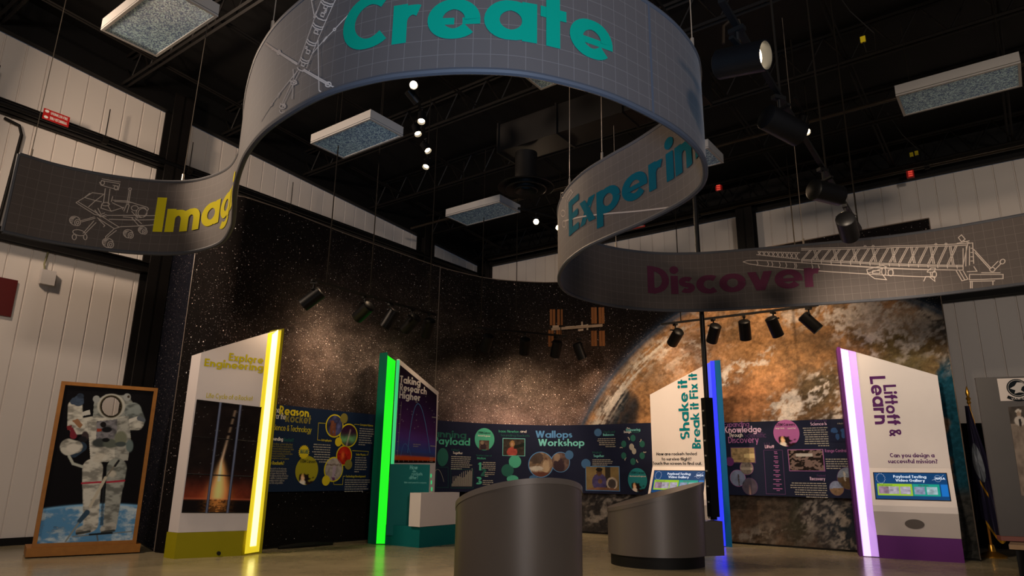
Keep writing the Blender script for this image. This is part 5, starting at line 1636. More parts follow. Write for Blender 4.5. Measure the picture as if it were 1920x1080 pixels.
mb = MB()
for x0, y0, x1, y1 in ((845, 880, 887, 915), (818, 876, 840, 914)):
    draw(mb, I2, [I2.uv(x0, y0), I2.uv(x1, y0), I2.uv(x1, y1), I2.uv(x0, y1), I2.uv(x0, y0)], .005, .004)
mb.build('chart_frame', t_dkgreen, i2)

# right panel
sA, sB = mS(1352, 860), mS(1624, 860)
pM = MUR.plan(mS(1480, 860))[0]
i3, I3 = panel_board('information_panel', 'dark information panel with mauve titles and small world map, left of the violet kiosk', sA, sB, zo(pM, 931), zo(pM, 789.5), navy2)
text_px(i3, 'title_lettering', t_violet, I3, [('Expanding', (1358, 801), (1405, 799.5), .088), ('Discovery', (1366, 831), (1423, 830), .105)], .15)
text_px(i3, 'title_lettering', t_pink, I3, [('Knowledge', (1358, 812), (1428, 810), .105)], .21)
text_px(i3, 'title_lettering', t_white, I3, [('Through', (1367.5, 819.5), (1393, 819), .062)], .16)
text_px(i3, 'title_lettering', t_dkviolet, I3, [('Scientific', (1396, 821), (1437, 820.5), .088)], .15)
text_px(i3, 'heading_lettering', t_pink, I3, [('Science Is', (1520, 798), (1550.5, 798), .05), ('Liftoff', (1434.5, 840.5), (1452, 840), .05), ('Recovery', (1519, 900.5), (1547.5, 900.5), .052)], .19)
text_px(i3, 'heading_lettering', t_violet, I3, [('Range Control', (1547, 848), (1588, 848), .048)], .19)
text_px(i3, 'heading_lettering', t_dkviolet, I3, [('Go Where the', (1519, 791.5), (1551, 791.5), .034), ('3, 2, 1', (1432, 834), (1443, 834), .034), ('Payload', (1532, 893.5), (1548, 893.5), .034)], .16)
paras(i3, I3, [(1505, 803, 1551.5, 9, .034, 'r'), (1548, 861, 1606, 5, .034, 'l'), (1481, 905.5, 1549.5, 7, .034, 'r')], t_body)
mb = MB(); draw(mb, I3, [I3.uv(1432, 844), I3.uv(1467, 844), I3.uv(1473, 927), I3.uv(1437, 926), I3.uv(1432, 844)], .009, .004); mb.build('chart_frame', t_dkviolet, i3)
mb = MB()
for i in range(9):
    a = I3.uv(1440 + i * .5, 848 + i * 8.6); w_ = .05 + i * .012
    rect(mb, I3, a[0] + .12 - w_ / 2, a[1], a[0] + .12 + w_ / 2, a[1] + .012, .004); rect(mb, I3, a[0] + .10, a[1] - .026, a[0] + .15, a[1] - .014, .004)
mb.build('rocket_chart', t_violet, i3)
prect(i3, I3, 1372.5, 839.5, 1414, 867, 'hangar', t_dkviolet, 9); pdisc(i3, I3, 1400, 877.5, (12, 12.4), 'rig', t_violet, 10, 1.06); pdisc(i3, I3, 1383.5, 896.5, (14, 15), 'sky', t_violet, 11, 1.06); pdisc(i3, I3, 1406, 912, (14, 15.5), 'dusk', t_dkviolet, 12, 1.06)
blob(i3, I3, 1368.5, 865.5, (8, 8.5), t_purple, .1, 'star_badge', .007)
prect(i3, I3, 1481.5, 843.5, 1542, 882, 'control', t_violet, 13, (60, 40)); pdisc(i3, I3, 1590.5, 897, (20.5, 20.5), 'launchpad', t_dkviolet, 15, 1.05); pdisc(i3, I3, 1568.8, 915.5, (13.3, 13.6), 'beach', t_dkviolet, 16, 1.05)
pdisc(i3, I3, 1474.5, 812, (24.5, 25), career_fn((160, 92, 150), 3), None, name='careers_badge')
text_px(i3, 'badge_lettering', t_black, I3, [('STEM Careers', (1455.5, 799), (1491, 799), .046)], .17, off=.009)
text_px(i3, 'badge_lettering', t_white, I3, [('Range Safety', (1454, 804.5), (1471, 804.5), .024), ('Launch Pad', (1477, 804.5), (1492, 804.5), .024)], .15, off=.009)
a = I3.uv(1557, 829); b = I3.uv(1603, 800)


def world_fn(A, B):
    n = fbm(A * 6 + 2, B * 5, 90, 5); c = np.zeros(A.shape + (3,)); c[:] = lin(24, 29, 52)
    land = (((A - .20) / .15) ** 2 + ((B - .25) / .22) ** 2 < n * 1.7) | (((A - .30) / .07) ** 2 + ((B - .66) / .26) ** 2 < n * 1.8) | (((A - .53) / .08) ** 2 + ((B - .55) / .28) ** 2 < n * 1.8) | (((A - .70) / .24) ** 2 + ((B - .25) / .20) ** 2 < n * 1.8) | (((A - .86) / .08) ** 2 + ((B - .72) / .1) ** 2 < n * 1.8)
    c[land] = lin(44, 74, 120)
    return c


picture_rect('world_map', I3, a[0], a[1], b[0], b[1], 70, 44, world_fn, i3, off=.004)
text_px(i3, 'heading_lettering', t_body, I3, [('A World View', (1570, 795.5), (1587, 795.5), .022)], .16)

# ================================================================== CURVED COUNTERS


def counter(name, label, cx, cy, rx, ry, rot, ztop, toe, material, cap):
    """rounded counter with a sloping top; ztop(x, y) gives the height of the slope"""
    N = 72
    ca, sa = math.cos(rot), math.sin(rot)

    def P(k, f=1.0):
        a = 2 * math.pi * k / N; u, v = rx * f * math.cos(a), ry * f * math.sin(a)
        return (cx + u * ca - v * sa, cy + u * sa + v * ca)
    t = thing(name, label, 'counter', (cx, cy, 0))
    mb = MB(); pl = [P(k) for k in range(N)]
    mb.prism(pl, toe, [ztop(*p) - .045 for p in pl]); mb.build('body', material, t, smooth=True)
    mb = MB(); po = [P(k, 1.012) for k in range(N)]
    mb.prism(po, [ztop(*p) - .045 for p in po], [ztop(*p) for p in po]); mb.build('top', cap, t, smooth=True)
    mb = MB(); pi = [P(k, .95) for k in range(N)]; mb.prism(pi, 0, toe); mb.build('toe_kick', black, t, smooth=True)
    return t


counter('counter', 'large rounded grey counter with a sloping top nearest the viewer', .085, 6.2, .535, .56, 0, lambda x, y: .985 + .125 * (x + .08) - .27 * (y - 5.65), .11, counter_m, counter_t)
c2 = counter('counter', 'smaller rounded grey counter with a black toe kick in front of the blue kiosk', 1.84, 9.12, .60, .56, .12, lambda x, y: .82 + .27 * (x - 1.84) - .02 * (y - 9.1), .13, counter_m, counter_m)
mb = MB(); mb.prism([(2.36, 8.90), (2.64, 9.01), (2.58, 9.27), (2.30, 9.16)], .12, .52); mb.build('end_block', counter_m, c2, 'grey end block')
pole = thing('drop_pole', 'tall black pole with a black channel hanging from the roof beside the smaller counter', 'pole', (2.585, 9.16, .52))
mb = MB(); mb.tube([(2.585, 9.19, 2.0), (2.585, 9.19, roof_z((2.4, 9.2)) + .3)], .032, 10); mb.build('tube', black_gloss, pole, smooth=True)
mb = MB(); mb.box((2.585, 9.19, 1.305), (.115, .10, 1.49), .3); mb.build('channel', black_gloss, pole)
mb = MB(); mb.box((2.585, 9.19, .542), (.06, .06, .036), .3); mb.build('foot', black_gloss, pole)
mb = MB()
for i in range(8): mb.box((2.585 - .062, 9.19 - .02, .55 + i * .19), (.01, .03, .02), .3)
mb.build('height_tick', t_body, pole)

# ================================================================== TRACK LIGHTS
head0 = thing('spotlight', 'x', 'spotlight', (0, 0, 0))


def make_head():
    R, Ri = .093, .084
    mb = MB(); n = 28
    prof = [(0.0, .15), (R * .8, .15), (R, .135), (R, -.17), (Ri, -.17), (Ri, -.09), (0.0, -.09)]
    mb.lathe(prof, n=n)
    can = mb.build('can', black_gloss, head0, smooth=True)
    mb = MB(); mb.lathe([(0.0, -.125), (.05, -.122), (.072, -.108), (.076, -.095), (0, -.09)], n=24)
    lens = mb.build('lamp', lens_m, can, smooth=True)
    mb = MB(); mb.tube([(0, 0, .10), (0, 0, .20)], .012, 8); mb.box((0, 0, .115), (.03, .19, .02)); mb.box((0, 0, .215), (.10, .045, .03))
    stem = mb.build('stem', black, head0)
    return can, lens, stem


CAN, LENS, STEM = make_head()
n_head = 0


def head(loc, aim, label, group, power=0.0, cone=62, col=(1.0, .70, .44), blend=1.0, dim=False):
    global n_head
    if n_head == 0: r, c, l, s = head0, CAN, LENS, STEM
    else:
        r = head0.copy(); C.objects.link(r)
        c = CAN.copy(); C.objects.link(c); c.parent = r
        l = LENS.copy(); C.objects.link(l); l.parent = c
        s = STEM.copy(); C.objects.link(s); s.parent = r
    n_head += 1
    if dim: l.data = LENS_DIM
    r.location = loc; r['label'] = label; r['group'] = group
    d = (Vector(aim) - Vector(loc)).normalized()
    c.rotation_mode = 'QUATERNION'
    c.rotation_quaternion = d.to_track_quat('-Z', 'Y')
    s.rotation_euler = (0, 0, math.atan2(d.y, d.x))
    if power > 0:
        L = bpy.data.lights.new('lamp_beam', 'SPOT'); L.energy = power; L.color = col; L.spot_size = math.radians(cone); L.spot_blend = blend; L.shadow_soft_size = .05
        o = bpy.data.objects.new('lamp_beam', L); o.location = Vector((0, 0, -.135)); o.parent = c; C.objects.link(o)
    return r


LENS_DIM = LENS.data.copy(); LENS_DIM.materials.clear(); LENS_DIM.materials.append(lens_dim)


def track(name, label, P0, P1, z, rods):
    t = thing(name, label, 'light track', ((P0[0] + P1[0]) / 2, (P0[1] + P1[1]) / 2, z))
    mb = MB(); a = math.atan2(P1[1] - P0[1], P1[0] - P0[0])
    mb.box(((P0[0] + P1[0]) / 2, (P0[1] + P1[1]) / 2, z), (math.hypot(P1[0] - P0[0], P1[1] - P0[1]), .038, .032), a)
    mb.build('rail', black, t)
    for f in rods:
        p = (P0[0] + (P1[0] - P0[0]) * f, P0[1] + (P1[1] - P0[1]) * f)
        mb = MB(); mb.tube([(*p, z), (*p, roof_z(p) + .3)], .0085, 6); mb.build('hanger_rod', rod_m, t)
    return PathSurf([P0, P1])


ZR = 3.6
TL_ = track('light_track', 'black light track with five spotlights before the starry mural panel', (-2.77, 9.24), (-1.26, 11.31), ZR, (.1, .42, .93))
TC_ = track('light_track', 'black light track with four spotlights before the space station print', (-.62, 12.34), (1.06, 13.02), ZR, (.04, .42, .93))
TR_ = track('light_track', 'black light track with five spotlights before the Earth', (2.61, 11.82), (4.68, 10.27), ZR, (.14, .9))
nearA, nearB = at(1352, 0, 3.78), at(1613, 430, 3.78)
TN_ = track('light_track', 'black light track with four spotlights overhead on the right of the ribbon', tuple(nearA[:2]), tuple(nearB[:2]), 3.78, (.28, .62, .97))


def on_track(surf, px, py, z=None):
    u, zz = surf.uv(px, py); p = surf.plan(u)[0]
    return (float(p[0]), float(p[1]), zz if z is None else z)


g = 'spotlights before the starry mural panel'
zz = ZR - .25
for i, (px, py, aim, pw, cone) in enumerate(((587, 552, (-3.85, 9.25, 2.4), 34, 80), (683, 578, (-2.95, 10.65, 2.85), 55, 130), (732, 592, (-2.75, 10.75, 1.9), 18, 90), (771, 604, (-2.45, 11.5, 2.6), 22, 115), (803, 612, (-1.8, 12.1, 2.2), 30, 105))):
    head(on_track(TL_, px, py, zz), aim, ('leftmost', 'second', 'middle', 'fourth', 'rightmost')[i] + ' black spotlight on the track before the starry mural panel', g, pw, cone)
g = 'spotlights before the space station print'
for i, (px, py, aim, pw, cone) in enumerate(((913, 638, (-.85, 13.3, 2.2), 36, 110), (984, 645, (.15, 13.8, 2.1), 100, 118), (1043, 646, (.6, 13.8, 1.8), 40, 110), (1086, 640, (1.75, 13.4, 2.2), 36, 105))):
    head(on_track(TC_, px, py, zz), aim, ('leftmost', 'second', 'third', 'rightmost')[i] + ' black spotlight on the track before the space station print', g, pw, cone)
g = 'spotlights before the Earth'
for i, (px, py, aim, pw, cone) in enumerate(((1267, 630, (2.5, 12.9, 2.6), 60, 130), (1338, 614, (3.25, 12.3, 2.3), 18, 130), (1396, 612, (4.05, 11.7, 2.1), 16, 130), (1451, 606, (4.75, 11.15, 2.2), 18, 130), (1518, 600, (5.6, 10.0, 2.1), 34, 100))):
    head(on_track(TR_, px, py, zz), aim, ('leftmost', 'second', 'middle', 'fourth', 'rightmost')[i] + ' black spotlight on the track before the Earth', g, pw, cone)
g = 'spotlights on the overhead track'
for i, (px, py, d, pw) in enumerate(((1390, 160, (1, -.95, -.30), 30), (1466, 250, (1, .38, -.30), 110), (1545, 342, (1, .42, -.02), 190), (1589, 426, (2.1, 3.3, -1.35), 260))):
    p = on_track(TN_, px, py, 3.78 - .25)
    head(p, (p[0] + d[0], p[1] + d[1], p[2] + d[2]), ('glowing black spotlight nearest the viewer, open towards the right', 'black spotlight second along the overhead track', 'black spotlight third along the overhead track', 'black spotlight at the far end of the overhead track')[i], g, pw, 70 if i in (0, 3) else 100, (1.0, .80, .60))
# the lit heads seen far overhead
for lab, pts, z in (('beyond the word Create', ((775, 158), (773, 180), (791, 220), (781, 243), (798, 276), (801, 306)), 6.0), ('left of the word Experiment', ((1005, 415), (1045, 425)), 5.6), ('right of the overhead track', ((1504, 226), (1512, 243)), 6.0)):
    Q = [at(x, y, z) for x, y in pts]
    a, b = Q[0], Q[-1]; d = (b - a)[:2] / np.hypot(*(b - a)[:2])
    track('light_track', 'black light track with small glowing spotlights high up, ' + lab, tuple(a[:2] - d * .4), tuple(b[:2] + d * .4), z + .172, (.1, .9))
    for i, q in enumerate(Q):
        q = q if i not in (0,) or len(Q) == 2 else q
        if len(Q) > 2: aim, pw, cone = (((0.2, 1.0, .6), 90, 80), ((2.75, 11.75, 2.0), 1500, 24), ((-1.2, 6.0, 0), 200, 90), ((.6, 7.0, 0), 200, 90), ((2.0, 7.0, 0), 200, 90), ((-2.4, 7.4, 0), 200, 90))[i]
        elif z > 5.8: aim, pw, cone = (((3.6, 12.0, 2.4), 760, 78), ((2.0, 4.5, .8), 60, 80))[i]
        else: aim, pw, cone = (0.3, 2.5, 1.0) if i == 0 else (q[0] + 1.5, 4.5, .8), 120, 80
        hd = head(tuple(q), aim, 'glowing spotlight %s of the %s on the high track %s' % (('first', 'second', 'third', 'fourth', 'fifth', 'sixth')[i], 'six' if len(Q) > 2 else 'pair', lab), 'glowing spotlights high up', pw, cone)
        hd.scale = (.64, .64, .64)

# ================================================================== CEILING PANELS, DUCT, PIPES
prism_lens = prism_lens_material()
tr0 = thing('ceiling_light', 'x', 'ceiling light', (0, 0, 0), 'unlit ceiling lights')
aR = math.atan2(DR[1], DR[0])


def trof():
    mb = MB(); w, d, h = 1.29, .63, .13
    for c_, s_ in (((0, 0, h / 2 + .005), (w, d, h - .01)),): mb.box(c_, s_)
    a = mb.build('housing', housing_m, tr0)
    mb = MB(); e = .03
    for c_, s_ in (((0, d / 2 - e / 2, -.008), (w, e, .02)), ((0, -d / 2 + e / 2, -.008), (w, e, .02)), ((w / 2 - e / 2, 0, -.008), (e, d - 2 * e, .02)), ((-w / 2 + e / 2, 0, -.008), (e, d - 2 * e, .02))): mb.box(c_, s_)
    f = mb.build('frame', housing_m, tr0)
    mb = MB(); mb.box((0, 0, -.004), (w - .062, d - .062, .008)); l = mb.build('lens', prism_lens, tr0)
    mb = MB()
    for x in (-.5, .5): mb.tube([(x, 0, .13), (x, 0, 1.2)], .005, 5)
    s = mb.build('hanger', rod_m, tr0)
    return [a, f, l, s]


TP = trof()
for i, (x, y, lab) in enumerate(((-3.89, 6.56, 'unlit white ceiling light high at the upper left, above the rover drawing'), (-2.31, 9.24, 'unlit white ceiling light left of the small glowing spotlights'), (-.57, 12.19, 'unlit white ceiling light over the seam of the mural, left of the round diffuser'),
                                 (.66, 7.17, 'unlit white ceiling light mostly hidden behind the word Create'), (2.54, 9.97, 'unlit white ceiling light peeking out from behind the right bend of the ribbon'), (5.53, 7.70, 'glittering white ceiling light at the upper right'))):
    if i == 0: r = tr0
    else:
        r = tr0.copy(); C.objects.link(r)
        for ch in TP: k = ch.copy(); C.objects.link(k); k.parent = r
    r.location = (x, y, 5.75); r.rotation_euler = (0, 0, aR); r['label'] = lab

dif = thing('air_diffuser', 'big round black air diffuser under the duct', 'air diffuser', (.19, 9.75, 5.25))
mb = MB(); mb.lathe([(.17, .55), (.17, .12), (.20, .06)], (.19, 9.75, 5.25), 32); mb.build('neck', rust, dif, smooth=True)
for k, (r1, z1, r2, z2) in enumerate(((.20, .08, .42, .0), (.15, .02, .30, -.03), (.08, .0, .17, -.05))):
    mb = MB(); mb.lathe([(r1, z1), (r2, z2), (r2 + .012, z2 - .012), (r2, z2 - .02), (r1, z1 - .015)], (.19, 9.75, 5.25), 40); mb.build('cone', black_gloss, dif, smooth=True)
p0 = np.array((-.10, 9.98)); p1 = p0 + DR * 3.2
mb = MB(); mb.box(((p0[0] + p1[0]) / 2, (p0[1] + p1[1]) / 2, 6.07), (3.2, .48, .46), aR)
for f in (0.0, 1.07, 2.13, 3.2):
    q = p0 + DR * f; mb.box((q[0], q[1], 6.07), (.03, .53, .51), aR)
tag(mb.build('air_duct', rust), 'long square black air duct feeding the round diffuser', 'air duct')


def pipe(name, label, pts, r, m, cat='pipe', clamps=()):
    t = thing(name, label, cat, pts[0])
    mb = MB(); mb.tube(pts, r, 10); mb.build('tube', m, t, smooth=True)
    for i, c_ in enumerate(clamps):
        mb = MB(); d = Vector(pts[-1]) - Vector(pts[0]); p = Vector(pts[0]) + d * c_; e = d.normalized() * .04
        mb.tube([p - e, p + e], r * 1.5, 10); mb.tube([p, p + Vector((0, 0, .55))], .008, 5); mb.build('clamp', rust, t)
    return t


pl = [(*wl(a, .30), 6.13 + .0 * a) for a in (-14, 9.6)]
lp_ = pipe('sprinkler_pipe', 'black sprinkler pipe running along the left wall girt', pl, .045, black_gloss, clamps=(.535, .60, .66, .75))
pr = [(*wr(a, .38), 6.60) for a in (.5, 16)]
rp_ = pipe('sprinkler_pipe', 'brown sprinkler pipe running along the top of the right wall', pr, .05, pipe_m, clamps=(.15, .38, .66, .8))
pipe('sprinkler_pipe', 'thin black branch pipe crossing under the roof beyond the diffuser', [(*(CORNER + DR * .8 - DL * 3.6), 6.45), (*(CORNER + DR * 15 - DL * 3.6), 6.45)], .028, pipe_m)
pipe('wall_conduit', 'thin dark conduit bending down the left wall at the left end of the ribbon', [(*wl(-1.13, .06), 6.02), (*wl(-.93, .07), 5.98), (*wl(-.88, .07), 5.85), (*wl(-.93, .07), 4.4)], .022, rust, 'conduit')
pipe('wall_conduit', 'black conduit beside the steel column on the right wall', [(*wr(7.12, .06), 6.5), (*wr(7.12, .06), 3.2)], .018, black, 'conduit')


def red_sign(name, label, surf, p0, p1, hh, words, off):
    a = surf.uv(*p0); b = surf.uv(*p1)
    mid = surf.pt((a[0] + b[0]) / 2, (a[1] + b[1]) / 2, off)
    t = thing(name, label, 'pipe label', mid)
    mb = MB(); q = [surf.pt(u, 0, o)[:2] for u, o in ((a[0], off), (b[0], off), (b[0], off - .015), (a[0], off - .015))]
    z = (a[1] + b[1]) / 2; mb.prism(q, z - hh / 2, z + hh / 2); mb.build('plate', redsign, t)
    mb = MB(); put_text(mb, surf, words, a[0] + (b[0] - a[0]) * .26, z + hh * .10, hh * .26, .18, fit=(b[0] - a[0]) * .66, off=off + .003, n=5)
    put_text(mb, surf, words, a[0] + (b[0] - a[0]) * .92, z - hh * .10, hh * .26, .18, fit=(b[0] - a[0]) * .66, off=off + .003, n=5, rot=math.pi)
    for s_ in (.28, -.28): disc(mb, surf, a[0] + (b[0] - a[0]) * .12, z + hh * s_, .03, .022, off + .003, 10)
    mb.build('lettering', t_white, t)


WLs = PathSurf([tuple(wl(-4)), tuple(wl(10.1))]); WRs = PathSurf([tuple(wr(.1)), tuple(wr(16))])
red_sign('pipe_label', 'red sprinkler fire label on the pipe along the left wall', WLs, (62, 227), (111, 240), .17, 'SPRINKLER-FIRE', .37)
red_sign('pipe_label', 'small red label on a dark pipe near the left bend of the ribbon', WLs, (560, 230), (579, 238), .09, 'SPRINKLER', .40)
red_sign('pipe_label', 'red sprinkler fire label on the pipe along the right wall between ribbon loops', WRs, (1195, 435), (1226, 430), .17, 'SPRINKLER-FIRE', .47)
for nm_, lab, P in (('exit_strobe', 'small red lit strobe on the pipe above the right wall', at(1707, 327, 6.45)), ('alarm_box', 'small red alarm box among the joists beyond the ribbon bend', at(1348, 353, 6.3))):
    t = thing(nm_, lab, 'alarm light', tuple(P)); mb = MB(); mb.box(tuple(P), (.12, .06, .14 if nm_[0] == 'e' else .09), aR); mb.build('case', redsign, t)
    mb = MB()
    for k in (-.04, 0, .04): mb.box((P[0] - .02, P[1] - .035, P[2] + k), (.07, .03, .015), aR)
    mb.build('lens', redglow, t)
for x, y, z, lab in ((1618, 74, 5.6, 'yellow tag on a looped cable at the top right'), (1709, 290, 6.1, 'pair of yellow cable tags below the glittering ceiling light'), (1050, 430, 6.0, 'yellow cable tag beside the left hairpin of the ribbon')):
    P = at(x, y, z); t = thing('cable_tag', lab, 'cable tag', tuple(P))
    mb = MB(); mb.box(tuple(P), (.05, .02, .07), aR)
    if x == 1709: mb.box((P[0] + .06, P[1] - .04, P[2] + .01), (.05, .02, .07), aR)
    mb.build('tag', yellow_tag, t)
    mb = MB(); mb.tube([(P[0] - .3, P[1], P[2] + .75), (P[0] - .1, P[1], P[2] + .35), (P[0] + .13, P[1], P[2] + .08), (P[0] + .12, P[1], P[2] - .13), (P[0] + .02, P[1], P[2] - .15), (P[0], P[1], P[2] - .03)], .007, 5); mb.build('cable', rust, t)
# loose cable hook at the near end of the overhead track
P = at(1375, 45, 4.15); t = thing('cable_loop', 'grey cable looped over the near end of the overhead light track', 'cable', tuple(P))
mb = MB(); mb.tube([(P[0] - .08, P[1], P[2] - .16), (P[0] - .07, P[1], P[2] - .02), (P[0] - .02, P[1], P[2] + .03), (P[0] + .04, P[1], P[2] + .03), (P[0] + .05, P[1], P[2] - .02), (P[0] + .02, P[1], P[2] - .03), (P[0] + .05, P[1], P[2] - .3)], .011, 7); mb.build('cable', pipe_m, t, smooth=True)

# ================================================================== LEFT WALL FITTINGS
t = thing('wall_box', 'square white thermostat box with a cable on the left wall', 'control box', (*wl(-.25, .03), 3.75))
a = WLs.uv(69, 534); b = WLs.uv(101, 512)
mb = MB(); q = [WLs.pt(u, 0, o)[:2] for u, o in ((a[0], .03), (b[0], .03), (b[0], .11), (a[0], .11))]; z_ = WLs.uv(85, 522)[1]; mb.prism(q, z_ - .11, z_ + .11); mb.build('case', white_m, t)
mb = MB(); mb.tube([WLs.pt((a[0] + b[0]) / 2 - .05, z_ + .1, .06), WLs.pt((a[0] + b[0]) / 2 - .07, z_ + .2, .05), WLs.pt((a[0] + b[0]) / 2 - .05, 4.2, .05)], .012, 6); mb.build('cable', mat('grey_green_cable', lin(120, 116, 70), .5), t)
a = WLs.uv(0, 560); b = WLs.uv(25, 560); zt_, zb2 = WLs.uv(12, 523)[1], WLs.uv(12, 594)[1]
t = thing('wall_sign', 'plain dark red sign on the left wall cut off by the edge of the photo', 'sign', WLs.pt(b[0] - .3, 3.3, .03))
mb = MB(); mb.prism([WLs.pt(u, 0, o)[:2] for u, o in ((b[0] - .6, .025), (b[0], .025), (b[0], .045), (b[0] - .6, .045))], zb2, zt_); mb.build('plate', mat('deep_red_panel', lin(84, 9, 7), .5, noise=.08), t)

# ================================================================== ASTRONAUT PHOTO BOARD
aO = np.array((-5.70, 8.80)); aU = np.array((.813, .582)); aU /= np.hypot(*aU); aN = np.array((aU[1], -aU[0]))
ast = thing('photo_board', 'tall oak framed cut-out board picturing an astronaut over the Earth', 'photo board', (-5.25, 9.2, 0))
WB = 1.17
mb = MB(); mb.prism([tuple(aO - aU * .03), tuple(aO + aU * (WB + .02)), tuple(aO + aU * (WB + .02) - aN * .58), tuple(aO - aU * .03 - aN * .58)], .015, .115); mb.build('base', wood, ast)
o3 = aO - aN * .07 + aU * .02
PS = PlaneSurf((*o3, .115), (*aU, 0), np.array([*(-aN * .02), 1.0]))
HB = 2.0


def bar(u0, u1, v0, v1, d0=-.03, d1=.035):
    mb_.add([PS.pt(u, v, d) for d in (d0, d1) for u, v in ((u0, v0), (u1, v0), (u1, v1), (u0, v1))], [(3, 2, 1, 0), (4, 5, 6, 7), (0, 1, 5, 4), (1, 2, 6, 5), (2, 3, 7, 6), (3, 0, 4, 7)])


W_ = 1.12; e = .045
for u0, u1, v0, v1 in ((0, e, 0, HB), (W_ - e, W_, 0, HB), (e, W_ - e, HB - e, HB), (e, W_ - e, 0, e)):
    mb_ = MB(); bar(u0, u1, v0, v1); mb_.build('frame_rail', wood, ast)
mb = MB()
for u in (.06, W_ - .06):
    f_ = [PS.pt(u, 0.0, -.03), PS.pt(u, .95, -.03)]; r_ = aO + aU * u - aN * .5
    q = [f_[0], f_[1], (*r_, .115)]; s_ = np.array([*(aU * .02), 0])
    mb.add([tuple(np.array(p) - s_) for p in q] + [tuple(np.array(p) + s_) for p in q], [(0, 1, 2), (5, 4, 3), (0, 3, 4, 1), (1, 4, 5, 2), (2, 5, 3, 0)])
mb.build('brace', wood, ast)


def astro(A, B):
    # picture coordinates of the board, taken to a 540 x 860 drawing
    X = (313 * (1 - A) + 778 * A) * (1 - B) + (170 * (1 - A) + 675 * A) * B
    Y = (95 * (1 - A) + 137 * A) * (1 - B) + (942 * (1 - A) + 940 * A) * B
    p = Paint(X, Y, (9, 8, 12))
    yl = 748 + ((X - 470) / 300) ** 2 * 22
    n = fbm(X / 70, Y / 40, 5, 6, .6)
    oc = np.array(lin(84, 140, 186)); wc = np.array(lin(186, 206, 216)); t_ = sstep(.42, .68, n)[..., None]
    earth = oc * (1 - t_) + wc * t_
    dk = np.exp(-(((X - 250) / 60) ** 2 + ((Y - 850) / 35) ** 2))[..., None]; earth = earth * (1 - .5 * dk * (n[..., None] > .45))
    m = sstep(-4, 8, Y - yl)[..., None]; p.C = p.C * (1 - m) + earth * m
    p.mix(np.exp(-((Y - yl - 3) / 6) ** 2) * .8, lin(120, 180, 225))
    sh = (.026, .055); suit = (190, 190, 180); dark = (96, 104, 104)
    p.poly([(452, 285), (458, 190), (520, 150), (640, 158), (684, 235), (690, 300), (655, 330)], (140, 146, 142), shade=sh)         # life support pack
    p.cap(362, 318, 362, 215, 40, 36, suit, 3, sh); p.cap(378, 185, 388, 160, 30, 18, (58, 72, 92), 2, sh); p.cap(352, 190, 356, 178, 16, 12, (58, 72, 92))
    p.cap(372, 330, 470, 318, 42, 48, suit, 3, sh); p.poly([(395, 250), (435, 235), (440, 262), (400, 270)], (190, 192, 186))
    p.poly([(345, 295), (375, 285), (400, 320), (385, 340)], (150, 110, 80)); p.poly([(318, 325), (345, 320), (340, 350), (322, 345)], (120, 40, 44))
    p.cap(665, 245, 690, 300, 46, 42, (130, 140, 138), 3, sh); p.cap(690, 320, 600, 325, 34, 28, suit, 3, sh); p.cap(600, 320, 690, 285, 14, 8, (205, 205, 196)); p.cap(700, 288, 724, 300, 14, 10, (96, 104, 112))
    p.poly([(420, 285), (640, 275), (655, 400), (640, 520), (440, 528), (432, 400)], suit, shade=sh)
    p.poly([(560, 290), (640, 275), (655, 400), (640, 520), (570, 522)], dark, .45, sh)
    p.poly([(472, 300), (580, 292), (576, 400), (468, 402)], (120, 120, 126), shade=(.05, .06)); p.ell(506, 320, 16, 16, (26, 22, 24)); p.poly([(472, 342), (498, 342), (498, 358), (472, 358)], (150, 60, 40))
    for x, y, rx, ry, c_ in ((525, 348, 28, 16, (22, 22, 26)), (490, 420, 44, 24, (60, 66, 66)), (545, 425, 40, 26, (90, 98, 90)), (600, 395, 34, 38, (116, 122, 104)), (520, 405, 20, 12, (20, 22, 24)), (412, 380, 18, 26, (60, 50, 52)), (400, 400, 22, 18, (30, 30, 34)), (600, 430, 30, 14, (70, 80, 80)), (648, 440, 20, 34, (100, 116, 116))):
        p.ell(x, y, rx, ry, c_, .2)
    p.cap(345, 340, 352, 378, 8, 18, (120, 40, 52)); p.cap(395, 440, 355, 475, 26, 22, (44, 60, 78)); p.cap(330, 440, 365, 440, 46, 34, (182, 182, 172), 3, sh); p.ell(352, 446, 36, 24, (206, 204, 194), .2)
    p.cap(330, 490, 350, 530, 7, 7, (176, 182, 172)); p.cap(350, 530, 400, 548, 7, 7, (176, 182, 172)); p.cap(400, 548, 440, 520, 7, 7, (176, 182, 172))
    p.cap(452, 560, 448, 650, 54, 50, suit, 3, sh); p.cap(448, 650, 445, 850, 48, 40, suit, 3, sh); p.cap(580, 560, 572, 650, 54, 48, (140, 146, 140), 3, sh); p.cap(570, 650, 550, 845, 46, 38, (150, 154, 148), 3, sh)
    p.poly([(508, 600), (518, 600), (512, 860), (494, 860)], (40, 44, 48), .7)
    p.poly([(470, 470), (520, 480), (490, 530), (450, 520)], (196, 192, 178), .6); p.ell(555, 590, 22, 18, (190, 186, 172), .4)
    for a_, b_ in (((397, 636), (497, 632)), ((528, 634), (622, 628))): p.cap(a_[0], a_[1], b_[0], b_[1], 5, 5, (170, 40, 62))
    p.cap(385, 886, 435, 870, 20, 26, (166, 166, 158), 3, sh); p.cap(515, 880, 560, 868, 20, 24, (166, 166, 158), 3, sh); p.cap(372, 898, 440, 888, 6, 6, (60, 66, 66)); p.cap(505, 896, 572, 888, 6, 6, (60, 66, 66))
    p.cap(352, 912, 672, 896, 3, 3, (120, 128, 128)); p.cap(478, 905, 484, 935, 4, 4, (90, 96, 96)); p.cap(440, 905, 560, 900, 5, 5, (24, 30, 34))
